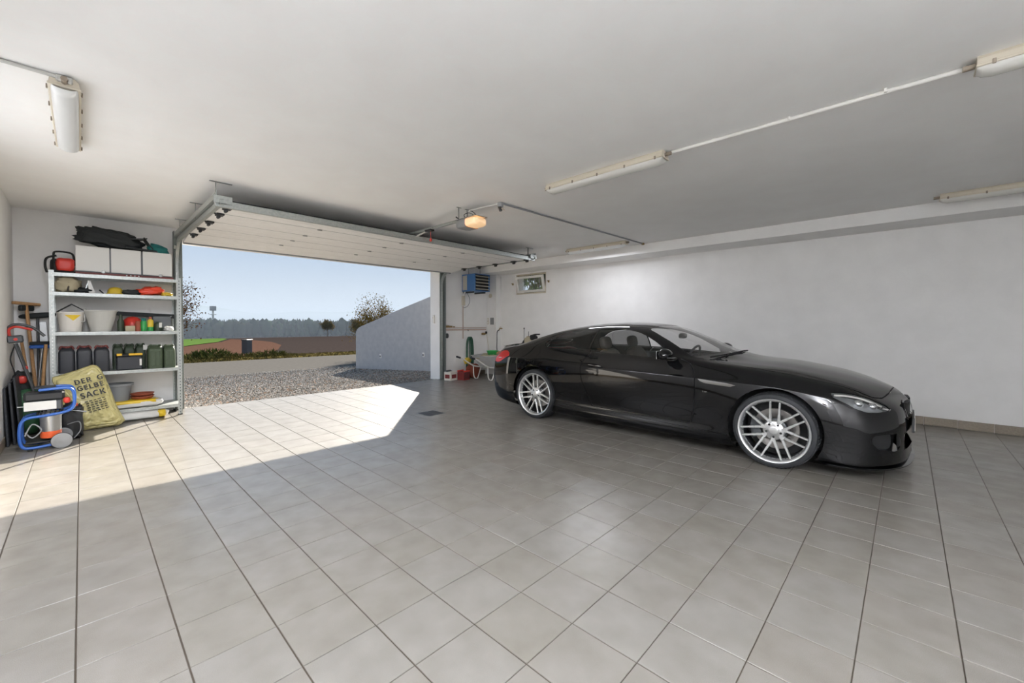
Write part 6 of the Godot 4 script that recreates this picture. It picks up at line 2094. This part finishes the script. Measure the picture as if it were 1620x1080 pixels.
	for k in 5:
		var x := -0.02 + k * 0.012
		var pts := []
		for e in [[-0.09, 0.15], [-0.10, 0.55], [-0.075, 0.88], [0.0, 0.985], [0.075, 0.88], [0.10, 0.55], [0.085, 0.15], [0.0, 0.06]]:
			pts.append(Vector3(e[0] * (0.6 + 0.12 * k) + x, e[1] + 0.03 * k * (1 if e[1] < 0.3 else 0), 0.02 * (k % 3) + (0.03 if e[1] > 0.9 else 0.0)))
		put("loop", S().tube(smooth(pts, 5, true), 0.0135, 7, true), M.hose_green, f)
	# wheelbarrow, seen from behind its grips
	o = Vector3(6.7, 0, -3.75)
	var b := thing("wheelbarrow", "wheelbarrow with a light grey tray and white tube frame behind the car", "wheelbarrow", o)
	var top := [Vector3(6.30, 0.56, -3.45), Vector3(7.25, 0.60, -3.45), Vector3(7.25, 0.60, -4.1), Vector3(6.30, 0.56, -4.1)]
	var low := [Vector3(6.52, 0.30, -3.55), Vector3(7.0, 0.28, -3.55), Vector3(7.0, 0.28, -4.0), Vector3(6.52, 0.30, -4.0)]
	var tr := W(o)
	var mc := Vector3(6.77, 0.45, -3.78)
	for k in 4:
		var k2 := (k + 1) % 4
		tr.quad_out(top[k], top[k2], low[k2], low[k], mc)
	tr.quad_out(low[0], low[1], low[2], low[3], mc + Vector3(0, 1, 0))
	tr.tube(top, 0.012, 8, true)
	put("tray", tr, M.barrow_grey, b)
	for z in [-3.52, -4.03]:
		put("frame_tube", W(o).tube(smooth([Vector3(5.83, 0.555, z), Vector3(5.98, 0.51, z), Vector3(6.3, 0.33, z), Vector3(6.6, 0.27, z * 0.8 - 0.755), Vector3(7.25, 0.17, -3.775 + (0.06 if z > -3.7 else -0.06))], 5), 0.017, 8), M.white_plastic, b)
		put("grip", W(o).tube([Vector3(5.81, 0.562, z), Vector3(5.92, 0.53, z)], 0.022, 8), M.canister_black, b)
		put("leg", W(o).tube(smooth([Vector3(6.32, 0.32, z), Vector3(6.33, 0.1, z), Vector3(6.38, 0.015, z), Vector3(6.46, 0.02, z), Vector3(6.56, 0.27, z)], 5), 0.014, 8), M.white_plastic, b)
	put("wheel", W(o).lathe([Vector2(0.05, -0.04), Vector2(0.15, -0.045), Vector2(0.18, -0.03), Vector2(0.185, 0.0), Vector2(0.18, 0.03), Vector2(0.15, 0.045), Vector2(0.05, 0.04)], 28, Transform3D(Basis(Vector3.RIGHT, PI / 2), Vector3(7.3, 0.185, -3.775))), M.tyre_rubber, b)
	b.position.x += 0.2
	var g: Node3D = put("weed_heap", S().lump(Vector3.ZERO, Vector3(0.38, 0.1, 0.26), 0.7, 0.5, noise3(52, 3.0)), M.beige_cloth)
	g.position = Vector3(6.96, 0.50, -3.78)
	tag(g, "heap of garden waste lying in the wheelbarrow tray", "garden waste")
	g = thing("green_basket", "green plastic basket lying in the wheelbarrow", "basket", Vector3(6.84, 0.55, -3.7))
	put("wall", S().lathe([Vector2(0, 0), Vector2(0.1, 0.0), Vector2(0.14, 0.12), Vector2(0.15, 0.13), Vector2(0.13, 0.13), Vector2(0.09, 0.01), Vector2(0, 0.01)], 20), M.leaf_can, g)
	g = put("wooden_post", S().tube([Vector3(-0.35, 0, 0), Vector3(0.35, 0.03, 0)], 0.03, 8), M.raw_wood)
	g.position = Vector3(7.2, 0.63, -3.6)
	tag(g, "round wooden post laid across the wheelbarrow", "post")
	g = thing("hose_reel", "rusty red hose reel standing under the wheelbarrow grips", "reel", Vector3(6.66, 0, -4.2))
	for z in [-0.07, 0.07]:
		put("flange", S().lathe([Vector2(0, -0.006), Vector2(0.17, -0.006), Vector2(0.175, 0), Vector2(0.17, 0.006), Vector2(0, 0.006)], 28, Transform3D(Basis(Vector3.RIGHT, PI / 2), Vector3(0, 0.176, z))), M.terracotta, g)
	put("drum", S().lathe([Vector2(0.08, -0.07), Vector2(0.08, 0.07)], 20, Transform3D(Basis(Vector3.RIGHT, PI / 2), Vector3(0, 0.176, 0))), M.terracotta, g)
	g = put("yellow_glove", S().lump(Vector3.ZERO, Vector3(0.09, 0.07, 0.06), 0.8, 0.6, noise3(55, 3.0)), M.hard_yellow)
	g.position = Vector3(6.52, 0.42, -4.25)
	tag(g, "yellow glove hung on the hose reel", "glove")
	# boxes at the foot of the opening
	g = thing("drink_carton", "white carton with red print on the floor by the opening", "box", Vector3(6.02, 0, -4.25), 0.2)
	put("carton", S().span(Vector3(-0.13, 0, -0.1), Vector3(0.11, 0.2, 0.1), 0.004), M.carton_white, g)
	put("print", S().span(Vector3(-0.09, 0.05, 0.1), Vector3(0.07, 0.14, 0.1015)), M.crate_red, g)
	put("side_print", S().span(Vector3(-0.1315, 0.05, -0.07), Vector3(-0.13, 0.14, 0.07)), M.crate_red, g)
	put("flap", S().box(Vector3(-0.01, 0.21, -0.06), Vector3(0.2, 0.006, 0.09), 0.001, Basis(Vector3.RIGHT, 0.4)), M.canister_black, g)
	g = thing("bottle_crate", "dark red bottle crate on the floor beside the white carton", "crate", Vector3(6.28, 0, -4.1), 0.2)
	put("walls", S().span(Vector3(-0.11, 0.005, -0.1), Vector3(-0.1, 0.2, 0.1), 0.003).span(Vector3(0.1, 0.005, -0.1), Vector3(0.11, 0.2, 0.1), 0.003).span(Vector3(-0.11, 0.005, 0.09), Vector3(0.11, 0.2, 0.1), 0.003).span(Vector3(-0.11, 0.005, -0.1), Vector3(0.11, 0.2, -0.09), 0.003).span(Vector3(-0.11, 0, -0.1), Vector3(0.11, 0.012, 0.1)), M.crate_red, g)
	put("top_rim", S().span(Vector3(-0.115, 0.19, 0.09), Vector3(0.115, 0.225, 0.106), 0.004).span(Vector3(-0.115, 0.19, -0.106), Vector3(0.115, 0.225, -0.09), 0.004), M.red_plastic, g)
	for k in 4:
		put("bar", S().span(Vector3(-0.085 + k * 0.05, 0.03, 0.1), Vector3(-0.065 + k * 0.05, 0.18, 0.104)), M.canister_black, g)
	# folded cart behind the car's tail
	o = Vector3(7.35, 0, -2.95)
	g = thing("hand_cart", "dark folded cart with a pale bag behind the car's tail", "cart", o)
	put("mast", W(o).tube(smooth([Vector3(7.3, 0.02, -3.2), Vector3(7.3, 0.6, -3.2), Vector3(7.3, 0.86, -3.12), Vector3(7.3, 1.05, -2.85), Vector3(7.3, 1.08, -2.62)], 5), 0.016, 8), M.soft_black, g)
	put("brace", W(o).tube([Vector3(7.3, 0.72, -3.27), Vector3(7.3, 0.97, -3.05)], 0.022, 8), M.soft_black, g)
	put("bag", W(o).lump(Vector3(7.34, 0.9, -2.95), Vector3(0.1, 0.12, 0.13), 0.7, 0.3, noise3(57, 2.0)), M.beige_cloth, g)
	put("pouch", W(o).lump(Vector3(7.3, 1.0, -2.8), Vector3(0.07, 0.06, 0.08), 0.7, 0.4, noise3(58, 2.0)), M.soft_black, g)
	put("flag_rod", W(o).tube([Vector3(7.3, 0.9, -3.1), Vector3(7.3, 1.22, -3.1)], 0.006, 6), M.soft_black, g)
	put("flag_tip", W(o).lump(Vector3(7.3, 1.21, -3.1), Vector3(0.014, 0.022, 0.014), 1.0, 0.0, null, Basis(), 6, 8), M.soft_black, g)
	put("short_rod", W(o).tube([Vector3(7.3, 0.95, -2.96), Vector3(7.3, 1.14, -2.96)], 0.006, 6), M.soft_black, g)
	put("base", W(o).span(Vector3(7.15, 0.0, -3.3), Vector3(7.5, 0.05, -2.7), 0.01), M.soft_black, g)
	put("post", W(o).tube([Vector3(7.34, 0.04, -2.95), Vector3(7.34, 0.8, -2.95)], 0.02, 8), M.soft_black, g)
